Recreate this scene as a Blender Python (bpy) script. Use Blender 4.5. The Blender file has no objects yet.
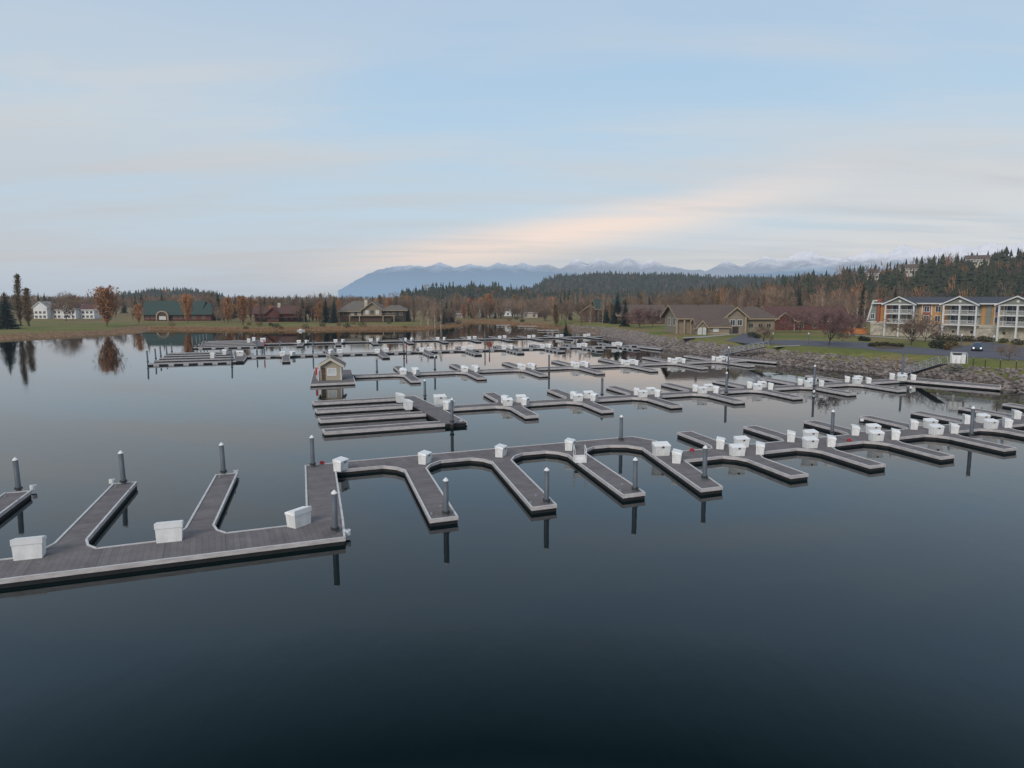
import bpy, math, random
import numpy as np
R = math.radians
random.seed(7); rng = np.random.default_rng(7)
scn = bpy.context.scene
col = scn.collection

# ------------------------------------------------------------------ camera
F = 709.0; HOR = 300.0; CZ = 13.0
PITCH = math.atan((384 - HOR) / F)
cam = bpy.data.cameras.new('camera'); co = bpy.data.objects.new('camera', cam); col.objects.link(co)
co.location = (0, 0, CZ); co.rotation_euler = (math.pi / 2 - PITCH, 0, 0)
cam.sensor_width = 36; cam.lens = F / 1024 * 36; cam.clip_start = 0.5; cam.clip_end = 60000
scn.camera = co
scn.view_settings.view_transform = 'Standard'; scn.view_settings.look = 'None'; scn.view_settings.exposure = 0
cp, sp = math.cos(PITCH), math.sin(PITCH)

def at(px, py, z=0.0):
    x = (px - 512) / F; u = -(py - 384) / F
    dy = cp + u * sp; dz = -sp + u * cp
    t = (z - CZ) / dz
    return (x * t, dy * t)
def ray(px, py, Y):
    x = (px - 512) / F; u = -(py - 384) / F
    dy = cp + u * sp; dz = -sp + u * cp
    t = Y / dy
    return (x * t, Y, CZ + dz * t)
A23 = R(23); c23, s23 = math.cos(A23), math.sin(A23)
def w2l(x, y): return (x * c23 + y * s23, -x * s23 + y * c23)
def l2w(u, v): return (u * c23 - v * s23, u * s23 + v * c23)

# ------------------------------------------------------------------ materials
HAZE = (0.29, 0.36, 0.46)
def new_mat(name):
    m = bpy.data.materials.new(name); m.use_nodes = True
    nt = m.node_tree; nt.nodes.clear()
    return m, nt
def N(nt, t, **kw):
    n = nt.nodes.new(t)
    for k, v in kw.items():
        if k.startswith('i_'):
            n.inputs[k[2:].replace('_', ' ')].default_value = v
        else: setattr(n, k, v)
    return n
def L(nt, a, b): nt.links.new(a, b)
def finish(nt, shader, haze=True, hz_len=9000.0, hz_max=1.0, hz_col=HAZE):  # distance haze painted into the surface as emission, growing away from the origin
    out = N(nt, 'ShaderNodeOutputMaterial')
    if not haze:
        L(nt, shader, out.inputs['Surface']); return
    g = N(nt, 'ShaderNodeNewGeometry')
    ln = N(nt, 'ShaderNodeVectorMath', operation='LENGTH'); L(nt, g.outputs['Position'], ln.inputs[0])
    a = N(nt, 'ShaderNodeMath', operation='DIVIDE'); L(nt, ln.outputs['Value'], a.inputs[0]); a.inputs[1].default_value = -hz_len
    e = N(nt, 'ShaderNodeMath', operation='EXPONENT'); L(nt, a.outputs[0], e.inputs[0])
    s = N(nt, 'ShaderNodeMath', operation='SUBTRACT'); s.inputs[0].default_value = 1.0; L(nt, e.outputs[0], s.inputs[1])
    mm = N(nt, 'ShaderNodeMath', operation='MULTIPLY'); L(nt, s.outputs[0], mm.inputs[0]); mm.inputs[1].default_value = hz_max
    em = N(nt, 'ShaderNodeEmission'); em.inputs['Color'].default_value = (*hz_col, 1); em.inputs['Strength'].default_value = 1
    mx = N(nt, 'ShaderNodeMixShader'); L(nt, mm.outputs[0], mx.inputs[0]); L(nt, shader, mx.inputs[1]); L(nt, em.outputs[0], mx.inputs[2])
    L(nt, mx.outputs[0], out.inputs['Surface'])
def c4(c): return (c[0], c[1], c[2], 1)
def mat(name, c1, c2=None, scale=3.0, rough=0.8, metal=0.0, haze=True, bump=0.0, bscale=None, coord='Object', detail=5, rnd=0.0, stretch=None, spec=0.4):
    """noise-mottled principled material; rnd adds a per-object brightness change"""
    m, nt = new_mat(name)
    if c2 is None: c2 = tuple(v * 0.72 for v in c1)
    tc = N(nt, 'ShaderNodeTexCoord'); vec = tc.outputs[coord]
    if stretch:
        mp = N(nt, 'ShaderNodeMapping'); mp.inputs['Scale'].default_value = stretch; L(nt, vec, mp.inputs[0]); vec = mp.outputs[0]
    no = N(nt, 'ShaderNodeTexNoise'); no.inputs['Scale'].default_value = scale; no.inputs['Detail'].default_value = detail; no.inputs['Roughness'].default_value = .65
    L(nt, vec, no.inputs['Vector'])
    rp = N(nt, 'ShaderNodeValToRGB'); rp.color_ramp.elements[0].position = .32; rp.color_ramp.elements[1].position = .68
    rp.color_ramp.elements[0].color = c4(c2); rp.color_ramp.elements[1].color = c4(c1)
    L(nt, no.outputs['Fac'], rp.inputs[0])
    cc = rp.outputs[0]
    if rnd:
        oi = N(nt, 'ShaderNodeObjectInfo'); mr = N(nt, 'ShaderNodeMapRange'); mr.inputs['To Min'].default_value = 1 - rnd; mr.inputs['To Max'].default_value = 1 + rnd
        L(nt, oi.outputs['Random'], mr.inputs[0])
        vm = N(nt, 'ShaderNodeVectorMath', operation='SCALE'); L(nt, cc, vm.inputs[0]); L(nt, mr.outputs[0], vm.inputs['Scale']); cc = vm.outputs[0]
    p = N(nt, 'ShaderNodeBsdfPrincipled'); p.inputs['Roughness'].default_value = rough; p.inputs['Metallic'].default_value = metal
    p.inputs['Specular IOR Level'].default_value = spec
    L(nt, cc, p.inputs['Base Color'])
    if bump:
        b = N(nt, 'ShaderNodeBump'); b.inputs['Strength'].default_value = bump; b.inputs['Distance'].default_value = .05
        n2 = N(nt, 'ShaderNodeTexNoise'); n2.inputs['Scale'].default_value = bscale or scale * 4; n2.inputs['Detail'].default_value = 4
        L(nt, vec, n2.inputs['Vector']); L(nt, n2.outputs['Fac'], b.inputs['Height']); L(nt, b.outputs[0], p.inputs['Normal'])
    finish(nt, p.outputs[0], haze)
    return m
def plank_mat(name, c1, c2, gap, along, board=.30, seam=2.9, rough=.85):
    """boards laid across the run; `along` is the axis of the run (0 = x, 1 = y)"""
    m, nt = new_mat(name)
    tc = N(nt, 'ShaderNodeTexCoord')
    sep = N(nt, 'ShaderNodeSeparateXYZ'); L(nt, tc.outputs['Object'], sep.inputs[0])
    run = sep.outputs[along]
    def saw(period, width):
        d = N(nt, 'ShaderNodeMath', operation='DIVIDE'); L(nt, run, d.inputs[0]); d.inputs[1].default_value = period
        f = N(nt, 'ShaderNodeMath', operation='FRACT'); L(nt, d.outputs[0], f.inputs[0])
        l = N(nt, 'ShaderNodeMath', operation='LESS_THAN'); L(nt, f.outputs[0], l.inputs[0]); l.inputs[1].default_value = width / period
        fl = N(nt, 'ShaderNodeMath', operation='FLOOR'); L(nt, d.outputs[0], fl.inputs[0])
        return l.outputs[0], fl.outputs[0]
    g1, id1 = saw(board, .025); g2, _ = saw(seam, .06)
    wn = N(nt, 'ShaderNodeTexWhiteNoise', noise_dimensions='1D'); L(nt, id1, wn.inputs['W'])
    no = N(nt, 'ShaderNodeTexNoise'); no.inputs['Scale'].default_value = .9; no.inputs['Detail'].default_value = 8; no.inputs['Roughness'].default_value = .7
    L(nt, tc.outputs['Object'], no.inputs['Vector'])
    mx0 = N(nt, 'ShaderNodeMath', operation='MULTIPLY_ADD'); L(nt, wn.outputs['Value'], mx0.inputs[0]); mx0.inputs[1].default_value = .16
    L(nt, no.outputs['Fac'], mx0.inputs[2])
    mr = N(nt, 'ShaderNodeMapRange'); mr.inputs['From Min'].default_value = .36; mr.inputs['From Max'].default_value = .82; L(nt, mx0.outputs[0], mr.inputs[0])
    mc = N(nt, 'ShaderNodeMix', data_type='RGBA'); mc.inputs['A'].default_value = c4(c1); mc.inputs['B'].default_value = c4(c2); L(nt, mr.outputs[0], mc.inputs['Factor'])
    mg = N(nt, 'ShaderNodeMath', operation='MAXIMUM'); L(nt, g1, mg.inputs[0]); L(nt, g2, mg.inputs[1])
    md = N(nt, 'ShaderNodeMix', data_type='RGBA'); L(nt, mc.outputs['Result'], md.inputs['A']); md.inputs['B'].default_value = c4(gap)
    mf = N(nt, 'ShaderNodeMath', operation='MULTIPLY'); L(nt, mg.outputs[0], mf.inputs[0]); mf.inputs[1].default_value = .5
    L(nt, mf.outputs[0], md.inputs['Factor'])
    sp_ = N(nt, 'ShaderNodeTexNoise'); sp_.inputs['Scale'].default_value = 5.5; sp_.inputs['Detail'].default_value = 3; L(nt, tc.outputs['Object'], sp_.inputs['Vector'])
    sr_ = N(nt, 'ShaderNodeMapRange'); sr_.inputs['From Min'].default_value = .70; sr_.inputs['From Max'].default_value = .76; sr_.inputs['To Max'].default_value = .6; L(nt, sp_.outputs['Fac'], sr_.inputs[0])
    ms_ = N(nt, 'ShaderNodeMix', data_type='RGBA'); L(nt, sr_.outputs[0], ms_.inputs['Factor']); L(nt, md.outputs['Result'], ms_.inputs['A']); ms_.inputs['B'].default_value = (.45, .44, .42, 1)
    p = N(nt, 'ShaderNodeBsdfPrincipled'); p.inputs['Roughness'].default_value = rough; p.inputs['Specular IOR Level'].default_value = .3
    L(nt, ms_.outputs['Result'], p.inputs['Base Color'])
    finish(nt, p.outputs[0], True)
    return m

M = {}
DK1, DK2, DKG = (.120, .107, .108), (.20, .182, .182), (.06, .052, .055)
M['deck_x'] = plank_mat('deck_boards_x', DK1, DK2, DKG, 0)
M['deck_y'] = plank_mat('deck_boards_y', DK1, DK2, DKG, 1)
M['bumper'] = mat('pale_bumper_vinyl', (.62, .57, .56), (.40, .36, .35), 1.3, .6, stretch=(1, 1, 4))
M['bumper_dark'] = mat('tarred_bumper', (.06, .06, .065), (.03, .03, .03), 2, .7)
M['bumper_top'] = mat('grey_edge_board', (.56, .54, .54), (.40, .38, .38), 2, .7)
M['float'] = mat('black_float_tub', (.022, .022, .024), (.012, .012, .012), 2, .7)
M['pad_white'] = mat('white_float_tag', (.6, .6, .6), None, 2, .6)
M['boxwhite'] = mat('white_fibreglass', (.82, .82, .81), (.64, .63, .60), 1.6, .45, coord='Generated', rnd=.07, stretch=(2, 2, .5))
M['boxlid'] = mat('white_fibreglass_lid', (.84, .84, .84), (.74, .74, .73), 1.2, .4, rnd=.05)
M['latch'] = mat('dark_latch', (.06, .06, .06), None, 2, .5)
M['steel'] = mat('weathered_steel_pile', (.13, .15, .175), (.075, .085, .10), 1.6, .55, stretch=(1, 1, .35), spec=.4)
M['algae'] = mat('dark_waterline_growth', (.028, .032, .022), None, 5, .9)
M['cap'] = mat('white_cap', (.8, .8, .8), (.66, .66, .65), 3, .5)
M['red'] = mat('red_paint', (.5, .03, .04), None, 3, .5)
M['alu'] = mat('aluminium_truss', (.42, .43, .45), (.3, .31, .33), 3, .45, .3)
M['white_paint'] = mat('white_paint', (.74, .74, .73), (.62, .62, .61), 1, .6)
M['hut'] = mat('beige_hut_siding', (.40, .35, .27), (.33, .285, .22), .8, .85, stretch=(.3, .3, 5))
M['cream'] = mat('cream_siding', (.55, .50, .41), (.46, .41, .33), 1, .8)
M['tan'] = mat('tan_siding', (.28, .235, .175), (.21, .175, .13), .8, .85, stretch=(.3, .3, 5))
M['timber'] = mat('pale_timber', (.40, .31, .21), (.30, .23, .15), 2, .8)
M['brown'] = mat('brown_siding', (.11, .066, .045), (.07, .045, .03), 1, .85, stretch=(.3, .3, 5))
M['redwood'] = mat('red_brown_siding', (.14, .045, .035), (.085, .03, .024), 1, .85)
M['darkwood'] = mat('dark_timber', (.05, .042, .035), None, 2, .85)
M['greenwall'] = mat('sage_siding', (.27, .28, .24), (.21, .22, .19), 1, .85, stretch=(.3, .3, 5))
M['orange'] = mat('ochre_orange_siding', (.58, .31, .11), (.50, .25, .09), .8, .85, stretch=(.3, .3, 5))
M['orangered'] = mat('brick_orange_siding', (.36, .12, .07), (.30, .10, .055), .8, .85)
M['stone'] = mat('rubble_stone_wall', (.66, .60, .49), (.30, .26, .20), 1.1, .9, detail=8)
M['roof_slate'] = mat('slate_shingle_roof', (.075, .08, .095), (.05, .053, .065), 1.4, .85, stretch=(.4, 2, 2))
M['roof_brown'] = mat('brown_shingle_roof', (.135, .10, .082), (.095, .07, .058), 1.2, .85, stretch=(.4, 2, 2))
M['roof_grey'] = mat('grey_shingle_roof', (.17, .15, .125), (.12, .105, .09), 1.2, .85, stretch=(.4, 2, 2))
M['roof_red'] = mat('dull_red_roof', (.12, .06, .05), (.085, .04, .035), 1.2, .85)
M['roof_green'] = mat('dark_green_metal_roof', (.034, .062, .050), (.024, .044, .037), 1.2, .6)
M['roof_pale'] = mat('pale_grey_roof', (.36, .36, .35), (.26, .26, .26), 1.2, .8)
M['glass'] = mat('dark_window_glass', (.05, .06, .07), (.03, .035, .04), .8, .12, spec=.6)
M['glass_pale'] = mat('pale_window_glass', (.62, .63, .62), (.45, .46, .46), 1, .2)  # pale pane colour
M['trunk'] = mat('grey_brown_bark', (.10, .075, .058), (.06, .045, .035), 3, .9, rnd=.25)
M['birch'] = mat('pale_birch_bark', (.42, .37, .31), (.24, .20, .165), 2, .85, rnd=.2)
M['twig'] = mat('brown_bare_twigs', (.33, .235, .165), (.18, .125, .09), .5, .9, rnd=.3)
M['twig_red'] = mat('reddish_bare_twigs', (.26, .155, .14), (.15, .09, .085), .5, .9, rnd=.2)
M['twig_pale'] = mat('pale_bare_twigs', (.36, .25, .18), (.20, .14, .10), .4, .9, rnd=.25)
M['leaf_orange'] = mat('rusty_autumn_leaves', (.54, .25, .10), (.30, .135, .06), .5, .85, rnd=.25)
M['leaf_red'] = mat('red_autumn_leaves', (.30, .060, .03), (.15, .033, .02), .5, .85)
M['leaf_ochre'] = mat('ochre_autumn_leaves', (.26, .17, .075), (.14, .095, .045), .5, .85, rnd=.25)
M['needle'] = mat('dark_conifer_needles', (.050, .062, .034), (.020, .028, .018), .6, .9, rnd=.35)
M['needle_blue'] = mat('blue_green_needles', (.045, .062, .048), (.022, .034, .027), .6, .9, rnd=.2)
M['shrub'] = mat('olive_brown_shrub', (.09, .085, .04), (.045, .042, .022), 1.2, .9, rnd=.3)
M['reed'] = mat('dry_rust_grass', (.30, .17, .07), (.17, .09, .04), .6, .9)
M['asphalt'] = mat('asphalt', (.105, .105, .125), (.080, .080, .098), .5, .9, detail=8)
M['path'] = mat('pale_concrete', (.34, .31, .28), (.26, .24, .22), .7, .9)
M['rock'] = mat('riprap_rock', (.29, .245, .222), (.11, .09, .082), .7, .9, detail=6)
M['mulch'] = mat('brown_mulch', (.10, .065, .04), None, 1.5, .95)
M['carblue'] = mat('dark_blue_car_paint', (.025, .05, .10), (.02, .04, .085), 1, .3, spec=.6)
M['tyre'] = mat('black_rubber', (.02, .02, .02), None, 3, .8)
mm, nt = new_mat('lit_headlight'); e_ = N(nt, 'ShaderNodeEmission'); e_.inputs['Color'].default_value = (1, .97, .9, 1); e_.inputs['Strength'].default_value = 1.1
finish(nt, e_.outputs[0], False); M['headlight'] = mm
M['cartorange'] = mat('orange_panel', (.62, .20, .04), (.5, .15, .03), 1, .7)

# ------------------------------------------------------------------ mesh builder
class MB:
    def __init__(s): s.v = []; s.f = []; s.m = []; s.mats = []
    def mi(s, k):
        if k not in s.mats: s.mats.append(k)
        return s.mats.index(k)
    def add(s, vs, fs, k):
        o = len(s.v); i = s.mi(k); s.v.extend(vs)
        for f in fs: s.f.append(tuple(a + o for a in f)); s.m.append(i)
    def box(s, x0, x1, y0, y1, z0, z1, k, rot=None):
        vs = [(x0, y0, z0), (x1, y0, z0), (x1, y1, z0), (x0, y1, z0), (x0, y0, z1), (x1, y0, z1), (x1, y1, z1), (x0, y1, z1)]
        if rot:
            a, cx, cy = rot; ca, sa = math.cos(a), math.sin(a)
            vs = [(cx + (x - cx) * ca - (y - cy) * sa, cy + (x - cx) * sa + (y - cy) * ca, z) for x, y, z in vs]
        s.add(vs, [(0, 3, 2, 1), (4, 5, 6, 7), (0, 1, 5, 4), (1, 2, 6, 5), (2, 3, 7, 6), (3, 0, 4, 7)], k)
    def prism(s, poly, z0, z1, k, top=None):
        n = len(poly)
        s.add([(x, y, z0) for x, y in poly] + [(x, y, z1) for x, y in poly],
              [tuple(reversed(range(n)))] + [(i, (i + 1) % n, n + (i + 1) % n, n + i) for i in range(n)], k)
        s.add([(x, y, z1) for x, y in poly], [tuple(range(n))], top or k)
    def tube(s, p, q, r0, r1, k, n=6, cap=True):
        p = np.array(p, float); q = np.array(q, float); d = q - p; l = np.linalg.norm(d)
        if l < 1e-6: return
        d /= l; a = np.array((0, 0, 1.)) if abs(d[2]) < .9 else np.array((1., 0, 0))
        x = np.cross(d, a); x /= np.linalg.norm(x); y = np.cross(d, x)
        vs = []
        for c, r in ((p, r0), (q, r1)):
            for i in range(n):
                t = 2 * math.pi * i / n; vs.append(tuple(c + r * (x * math.cos(t) + y * math.sin(t))))
        fs = [(i, n + i, n + (i + 1) % n, (i + 1) % n) for i in range(n)]
        if cap: fs += [tuple(range(n)), tuple(reversed(range(n, 2 * n)))]
        s.add(vs, fs, k)
    def strip(s, pts, z0, z1, off, k, inset=.03, closed=False, topk=None):
        """a band along pts; outside is to the right of travel"""
        n = len(pts); P = []; Q = []
        for i in range(n):
            a = pts[i - 1] if (i > 0 or closed) else None; b = pts[i]; c = pts[(i + 1) % n] if (i < n - 1 or closed) else None
            ns = []
            for u, w in ((a, b), (b, c)):
                if u is None or w is None: continue
                dx, dy = w[0] - u[0], w[1] - u[1]; l = math.hypot(dx, dy) or 1; ns.append((dy / l, -dx / l))
            nx = sum(t[0] for t in ns) / len(ns); ny = sum(t[1] for t in ns) / len(ns)
            l2 = max(.3, nx * nx + ny * ny); nx /= l2; ny /= l2
            P.append((b[0] + nx * off, b[1] + ny * off)); Q.append((b[0] - nx * inset, b[1] - ny * inset))
        m = n if closed else n - 1
        for i in range(m):
            j = (i + 1) % n
            a, b, c, d = P[i], P[j], Q[j], Q[i]
            s.add([(a[0], a[1], z0), (b[0], b[1], z0), (c[0], c[1], z0), (d[0], d[1], z0), (a[0], a[1], z1), (b[0], b[1], z1), (c[0], c[1], z1), (d[0], d[1], z1)],
                  [(0, 1, 5, 4), (2, 3, 7, 6), (1, 2, 6, 5), (3, 0, 4, 7), (0, 3, 2, 1)], k)
            s.add([(a[0], a[1], z1), (b[0], b[1], z1), (c[0], c[1], z1), (d[0], d[1], z1)], [(0, 1, 2, 3)], topk or k)
    def build(s, name, parent=None, smooth=False, loc=None, rot=0):
        me = bpy.data.meshes.new(name); me.from_pydata(s.v, [], s.f)
        for k in s.mats: me.materials.append(M[k])
        if len(s.mats) > 1: me.polygons.foreach_set('material_index', s.m)
        if smooth: me.polygons.foreach_set('use_smooth', [True] * len(s.f))
        me.update()
        o = bpy.data.objects.new(name, me); col.objects.link(o)
        if parent: o.parent = parent
        if loc: o.location = loc
        if rot: o.rotation_euler[2] = rot
        return o
def tag(o, label=None, cat=None, group=None, kind=None):
    if label: o['label'] = label
    if cat: o['category'] = cat
    if group: o['group'] = group
    if kind: o['kind'] = kind
    return o
def empty(name, loc, rz, label, cat, group=None):
    o = bpy.data.objects.new(name, None); col.objects.link(o); o.location = loc; o.rotation_euler = (0, 0, rz)
    o.empty_display_size = .5
    return tag(o, label, cat, group)
def dup(root, loc, rz, label=None, group=None, scale=None):
    r = root.copy(); col.objects.link(r); r.location = loc; r.rotation_euler = (0, 0, rz)
    if scale: r.scale = scale
    if label: r['label'] = label
    if group: r['group'] = group
    for ch in list(root.children):
        c = ch.copy(); col.objects.link(c); c.parent = r
        for g in ch.children:
            d = g.copy(); col.objects.link(d); d.parent = c
    return r
ORD = ['first', 'second', 'third', 'fourth', 'fifth', 'sixth', 'seventh', 'eighth', 'ninth', 'tenth', 'eleventh', 'twelfth', 'thirteenth', 'fourteenth']

# ------------------------------------------------------------------ shoreline and land
SH = [(-700, 150), (-330, 205)] + [at(*p) for p in [(0, 340), (60, 337), (143, 333), (149, 330), (256, 331), (300, 330.5), (430, 329.5), (462, 326), (474, 322.5), (505, 324.5), (560, 329), (590, 333), (620, 338), (650, 346), (700, 354), (780, 364), (850, 371), (920, 378), (1000, 388), (1024, 392)]] + [(78, 84), (95, 40), (130, -60)]
SHA = np.array(SH)
def shore_d(x, y):
    """signed distance to the shoreline, positive on land (arrays)"""
    x = np.asarray(x, float); y = np.asarray(y, float)
    best = np.full(x.shape, 1e9); 
    for i in range(len(SHA) - 1):
        a = SHA[i]; b = SHA[i + 1]; d = b - a; l2 = d @ d
        t = np.clip(((x - a[0]) * d[0] + (y - a[1]) * d[1]) / l2, 0, 1)
        best = np.minimum(best, np.hypot(x - (a[0] + t * d[0]), y - (a[1] + t * d[1])))
    poly = np.vstack([SHA, [(9000, -60), (9000, 20000), (-9000, 20000), (-9000, 150)]])
    ins = np.zeros(x.shape, bool); n = len(poly); j = n - 1
    for i in range(n):
        xi, yi = poly[i]; xj, yj = poly[j]
        cnd = ((yi > y) != (yj > y)) & (x < (xj - xi) * (y - yi) / (yj - yi + 1e-12) + xi)
        ins ^= cnd; j = i
    return np.where(ins, best, -best)
def land_z(x, y):
    x = np.asarray(x, float); y = np.asarray(y, float); d = shore_d(x, y)
    k = np.clip((x - 5) / 35, 0, 1); k = k * k * (3 - 2 * k)
    H = 1.7 + 1.3 * k; W = 16 - 9.5 * k
    t = np.clip(d / W, 0, 1); z = H * np.where(t > 0, t ** .8 * (1 - .0 * t), 0)
    z = z + np.clip((d - 90) / 900, 0, 1) * 5 * (1 - k * .2)
    return np.where(d > 0, z + .02, np.clip(d * .25, -2.5, 0) - .02)
def gz(x, y): return float(land_z(np.array([x]), np.array([y]))[0])
def ground(px, py):
    z = 2.0
    for _ in range(5):
        x, y = at(px, py, z); z = gz(x, y)
    return x, y, z
def grid_mesh(name, X, Y, Z, mk, smooth=True):
    r, c = X.shape; V = np.stack([X, Y, Z], -1).reshape(-1, 3)
    i = np.arange(r * c).reshape(r, c)
    Fc = np.stack([i[:-1, :-1], i[:-1, 1:], i[1:, 1:], i[1:, :-1]], -1).reshape(-1, 4)
    me = bpy.data.meshes.new(name); me.from_pydata(V.tolist(), [], Fc.tolist()); me.materials.append(M[mk])
    if smooth: me.polygons.foreach_set('use_smooth', [True] * len(Fc))
    me.update(); o = bpy.data.objects.new(name, me); col.objects.link(o); return o
# land material
m, nt = new_mat('grass_sand_and_soil')
g = N(nt, 'ShaderNodeNewGeometry'); sx = N(nt, 'ShaderNodeSeparateXYZ'); L(nt, g.outputs['Position'], sx.inputs[0])
n1 = N(nt, 'ShaderNodeTexNoise'); n1.inputs['Scale'].default_value = .06; n1.inputs['Detail'].default_value = 8; L(nt, g.outputs['Position'], n1.inputs['Vector'])
n2 = N(nt, 'ShaderNodeTexNoise'); n2.inputs['Scale'].default_value = .8; n2.inputs['Detail'].default_value = 8; n2.inputs['Roughness'].default_value = .7; L(nt, g.outputs['Position'], n2.inputs['Vector'])
gr = N(nt, 'ShaderNodeValToRGB'); cr = gr.color_ramp
cr.elements[0].position = .38; cr.elements[0].color = (.125, .140, .036, 1); cr.elements[1].position = .62; cr.elements[1].color = (.21, .155, .075, 1)
e = cr.elements.new(.48); e.color = (.160, .162, .045, 1)
far_ = N(nt, 'ShaderNodeMapRange'); far_.inputs['From Min'].default_value = 325; far_.inputs['From Max'].default_value = 420; far_.inputs['To Max'].default_value = .16; L(nt, sx.outputs['Y'], far_.inputs[0])
ad_ = N(nt, 'ShaderNodeMath', operation='ADD'); L(nt, n1.outputs['Fac'], ad_.inputs[0]); L(nt, far_.outputs[0], ad_.inputs[1]); L(nt, ad_.outputs[0], gr.inputs[0])
sd = N(nt, 'ShaderNodeValToRGB'); sd.color_ramp.elements[0].color = (.12, .075, .045, 1); sd.color_ramp.elements[1].color = (.30, .18, .095, 1); sd.color_ramp.elements[0].position = .35; sd.color_ramp.elements[1].position = .65
L(nt, n2.outputs['Fac'], sd.inputs[0])
zz = N(nt, 'ShaderNodeMath', operation='MULTIPLY_ADD'); L(nt, n2.outputs['Fac'], zz.inputs[0]); zz.inputs[1].default_value = .5; L(nt, sx.outputs['Z'], zz.inputs[2])
mr = N(nt, 'ShaderNodeMapRange'); mr.inputs['From Min'].default_value = 1.35; mr.inputs['From Max'].default_value = 1.8; L(nt, zz.outputs[0], mr.inputs[0])
xr_ = N(nt, 'ShaderNodeMapRange'); xr_.inputs['From Min'].default_value = 15; xr_.inputs['From Max'].default_value = 32; L(nt, sx.outputs['X'], xr_.inputs[0])
sg_ = N(nt, 'ShaderNodeMix', data_type='RGBA'); L(nt, xr_.outputs[0], sg_.inputs['Factor']); L(nt, sd.outputs[0], sg_.inputs['A']); sg_.inputs['B'].default_value = (.115, .092, .078, 1)
mx = N(nt, 'ShaderNodeMix', data_type='RGBA'); L(nt, mr.outputs[0], mx.inputs['Factor']); L(nt, sg_.outputs['Result'], mx.inputs['A']); L(nt, gr.outputs[0], mx.inputs['B'])
mul = N(nt, 'ShaderNodeMapRange'); mul.inputs['To Min'].default_value = .72; mul.inputs['To Max'].default_value = 1.25; mul.inputs['From Min'].default_value = .3; mul.inputs['From Max'].default_value = .7; L(nt, n2.outputs['Fac'], mul.inputs[0])
vs = N(nt, 'ShaderNodeVectorMath', operation='SCALE'); L(nt, mx.outputs['Result'], vs.inputs[0]); L(nt, mul.outputs[0], vs.inputs['Scale'])
p = N(nt, 'ShaderNodeBsdfPrincipled'); p.inputs['Roughness'].default_value = .95; p.inputs['Specular IOR Level'].default_value = .15; L(nt, vs.outputs[0], p.inputs['Base Color'])
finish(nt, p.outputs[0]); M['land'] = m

az = np.linspace(R(-62), R(62), 420); ry = np.concatenate([np.geomspace(60, 700, 330), np.geomspace(710, 16000, 40)])
AZ, RY = np.meshgrid(az, ry); X = RY * np.sin(AZ) ; Y = RY * np.cos(AZ)
Z = land_z(X, Y)
tag(grid_mesh('ground', X, Y, Z, 'land'), 'olive grass and sandy shore around the marina basin', 'ground', kind='structure')

# ------------------------------------------------------------------ water
m, nt = new_mat('still_dark_water')
g = N(nt, 'ShaderNodeNewGeometry')
mp = N(nt, 'ShaderNodeMapping'); mp.inputs['Scale'].default_value = (1, .55, 1); L(nt, g.outputs['Position'], mp.inputs[0])
n1 = N(nt, 'ShaderNodeTexNoise'); n1.inputs['Scale'].default_value = .55; n1.inputs['Detail'].default_value = 3; L(nt, mp.outputs[0], n1.inputs['Vector'])
n2 = N(nt, 'ShaderNodeTexNoise'); n2.inputs['Scale'].default_value = .035; n2.inputs['Detail'].default_value = 3; L(nt, mp.outputs[0], n2.inputs['Vector'])
b = N(nt, 'ShaderNodeBump'); b.inputs['Strength'].default_value = .06; b.inputs['Distance'].default_value = .12; L(nt, n1.outputs['Fac'], b.inputs['Height'])
rr = N(nt, 'ShaderNodeMapRange'); rr.inputs['From Min'].default_value = .4; rr.inputs['From Max'].default_value = .65; rr.inputs['To Min'].default_value = .015; rr.inputs['To Max'].default_value = .06; L(nt, n2.outputs['Fac'], rr.inputs[0])
p = N(nt, 'ShaderNodeBsdfPrincipled'); p.inputs['Base Color'].default_value = (.0012, .0078, .0092, 1); p.inputs['IOR'].default_value = 1.333
L(nt, rr.outputs[0], p.inputs['Roughness']); L(nt, b.outputs[0], p.inputs['Normal'])
finish(nt, p.outputs[0], False); M['water'] = m
w = MB(); w.add([(-9000, -400, 0), (9000, -400, 0), (9000, 9000, 0), (-9000, 9000, 0)], [(0, 1, 2, 3)], 'water')
tag(w.build('water'), 'still dark water of the marina basin mirroring the sky', 'water', kind='structure')

# ------------------------------------------------------------------ hills and mountains
def interp(tab, px): return np.interp(px, [t[0] for t in tab], [t[1] for t in tab])
def vnoise(x, y, seed, octs=5, lac=2.0, gain=.5, ridged=False):
    out = np.zeros_like(x, float); a = 1.0; tot = 0
    r = np.random.default_rng(seed); T = r.random((64, 64))
    for o in range(octs):
        xi = np.floor(x).astype(int); yi = np.floor(y).astype(int); fx = x - xi; fy = y - yi
        fx = fx * fx * (3 - 2 * fx); fy = fy * fy * (3 - 2 * fy)
        g = lambda i, j: T[(i + o * 7) % 64, (j + o * 13) % 64]
        v = (g(xi, yi) * (1 - fx) + g(xi + 1, yi) * fx) * (1 - fy) + (g(xi, yi + 1) * (1 - fx) + g(xi + 1, yi + 1) * fx) * fy
        if ridged: v = 1 - abs(2 * v - 1)
        out += a * v; tot += a; a *= gain; x = x * lac; y = y * lac
    return out / tot
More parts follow.
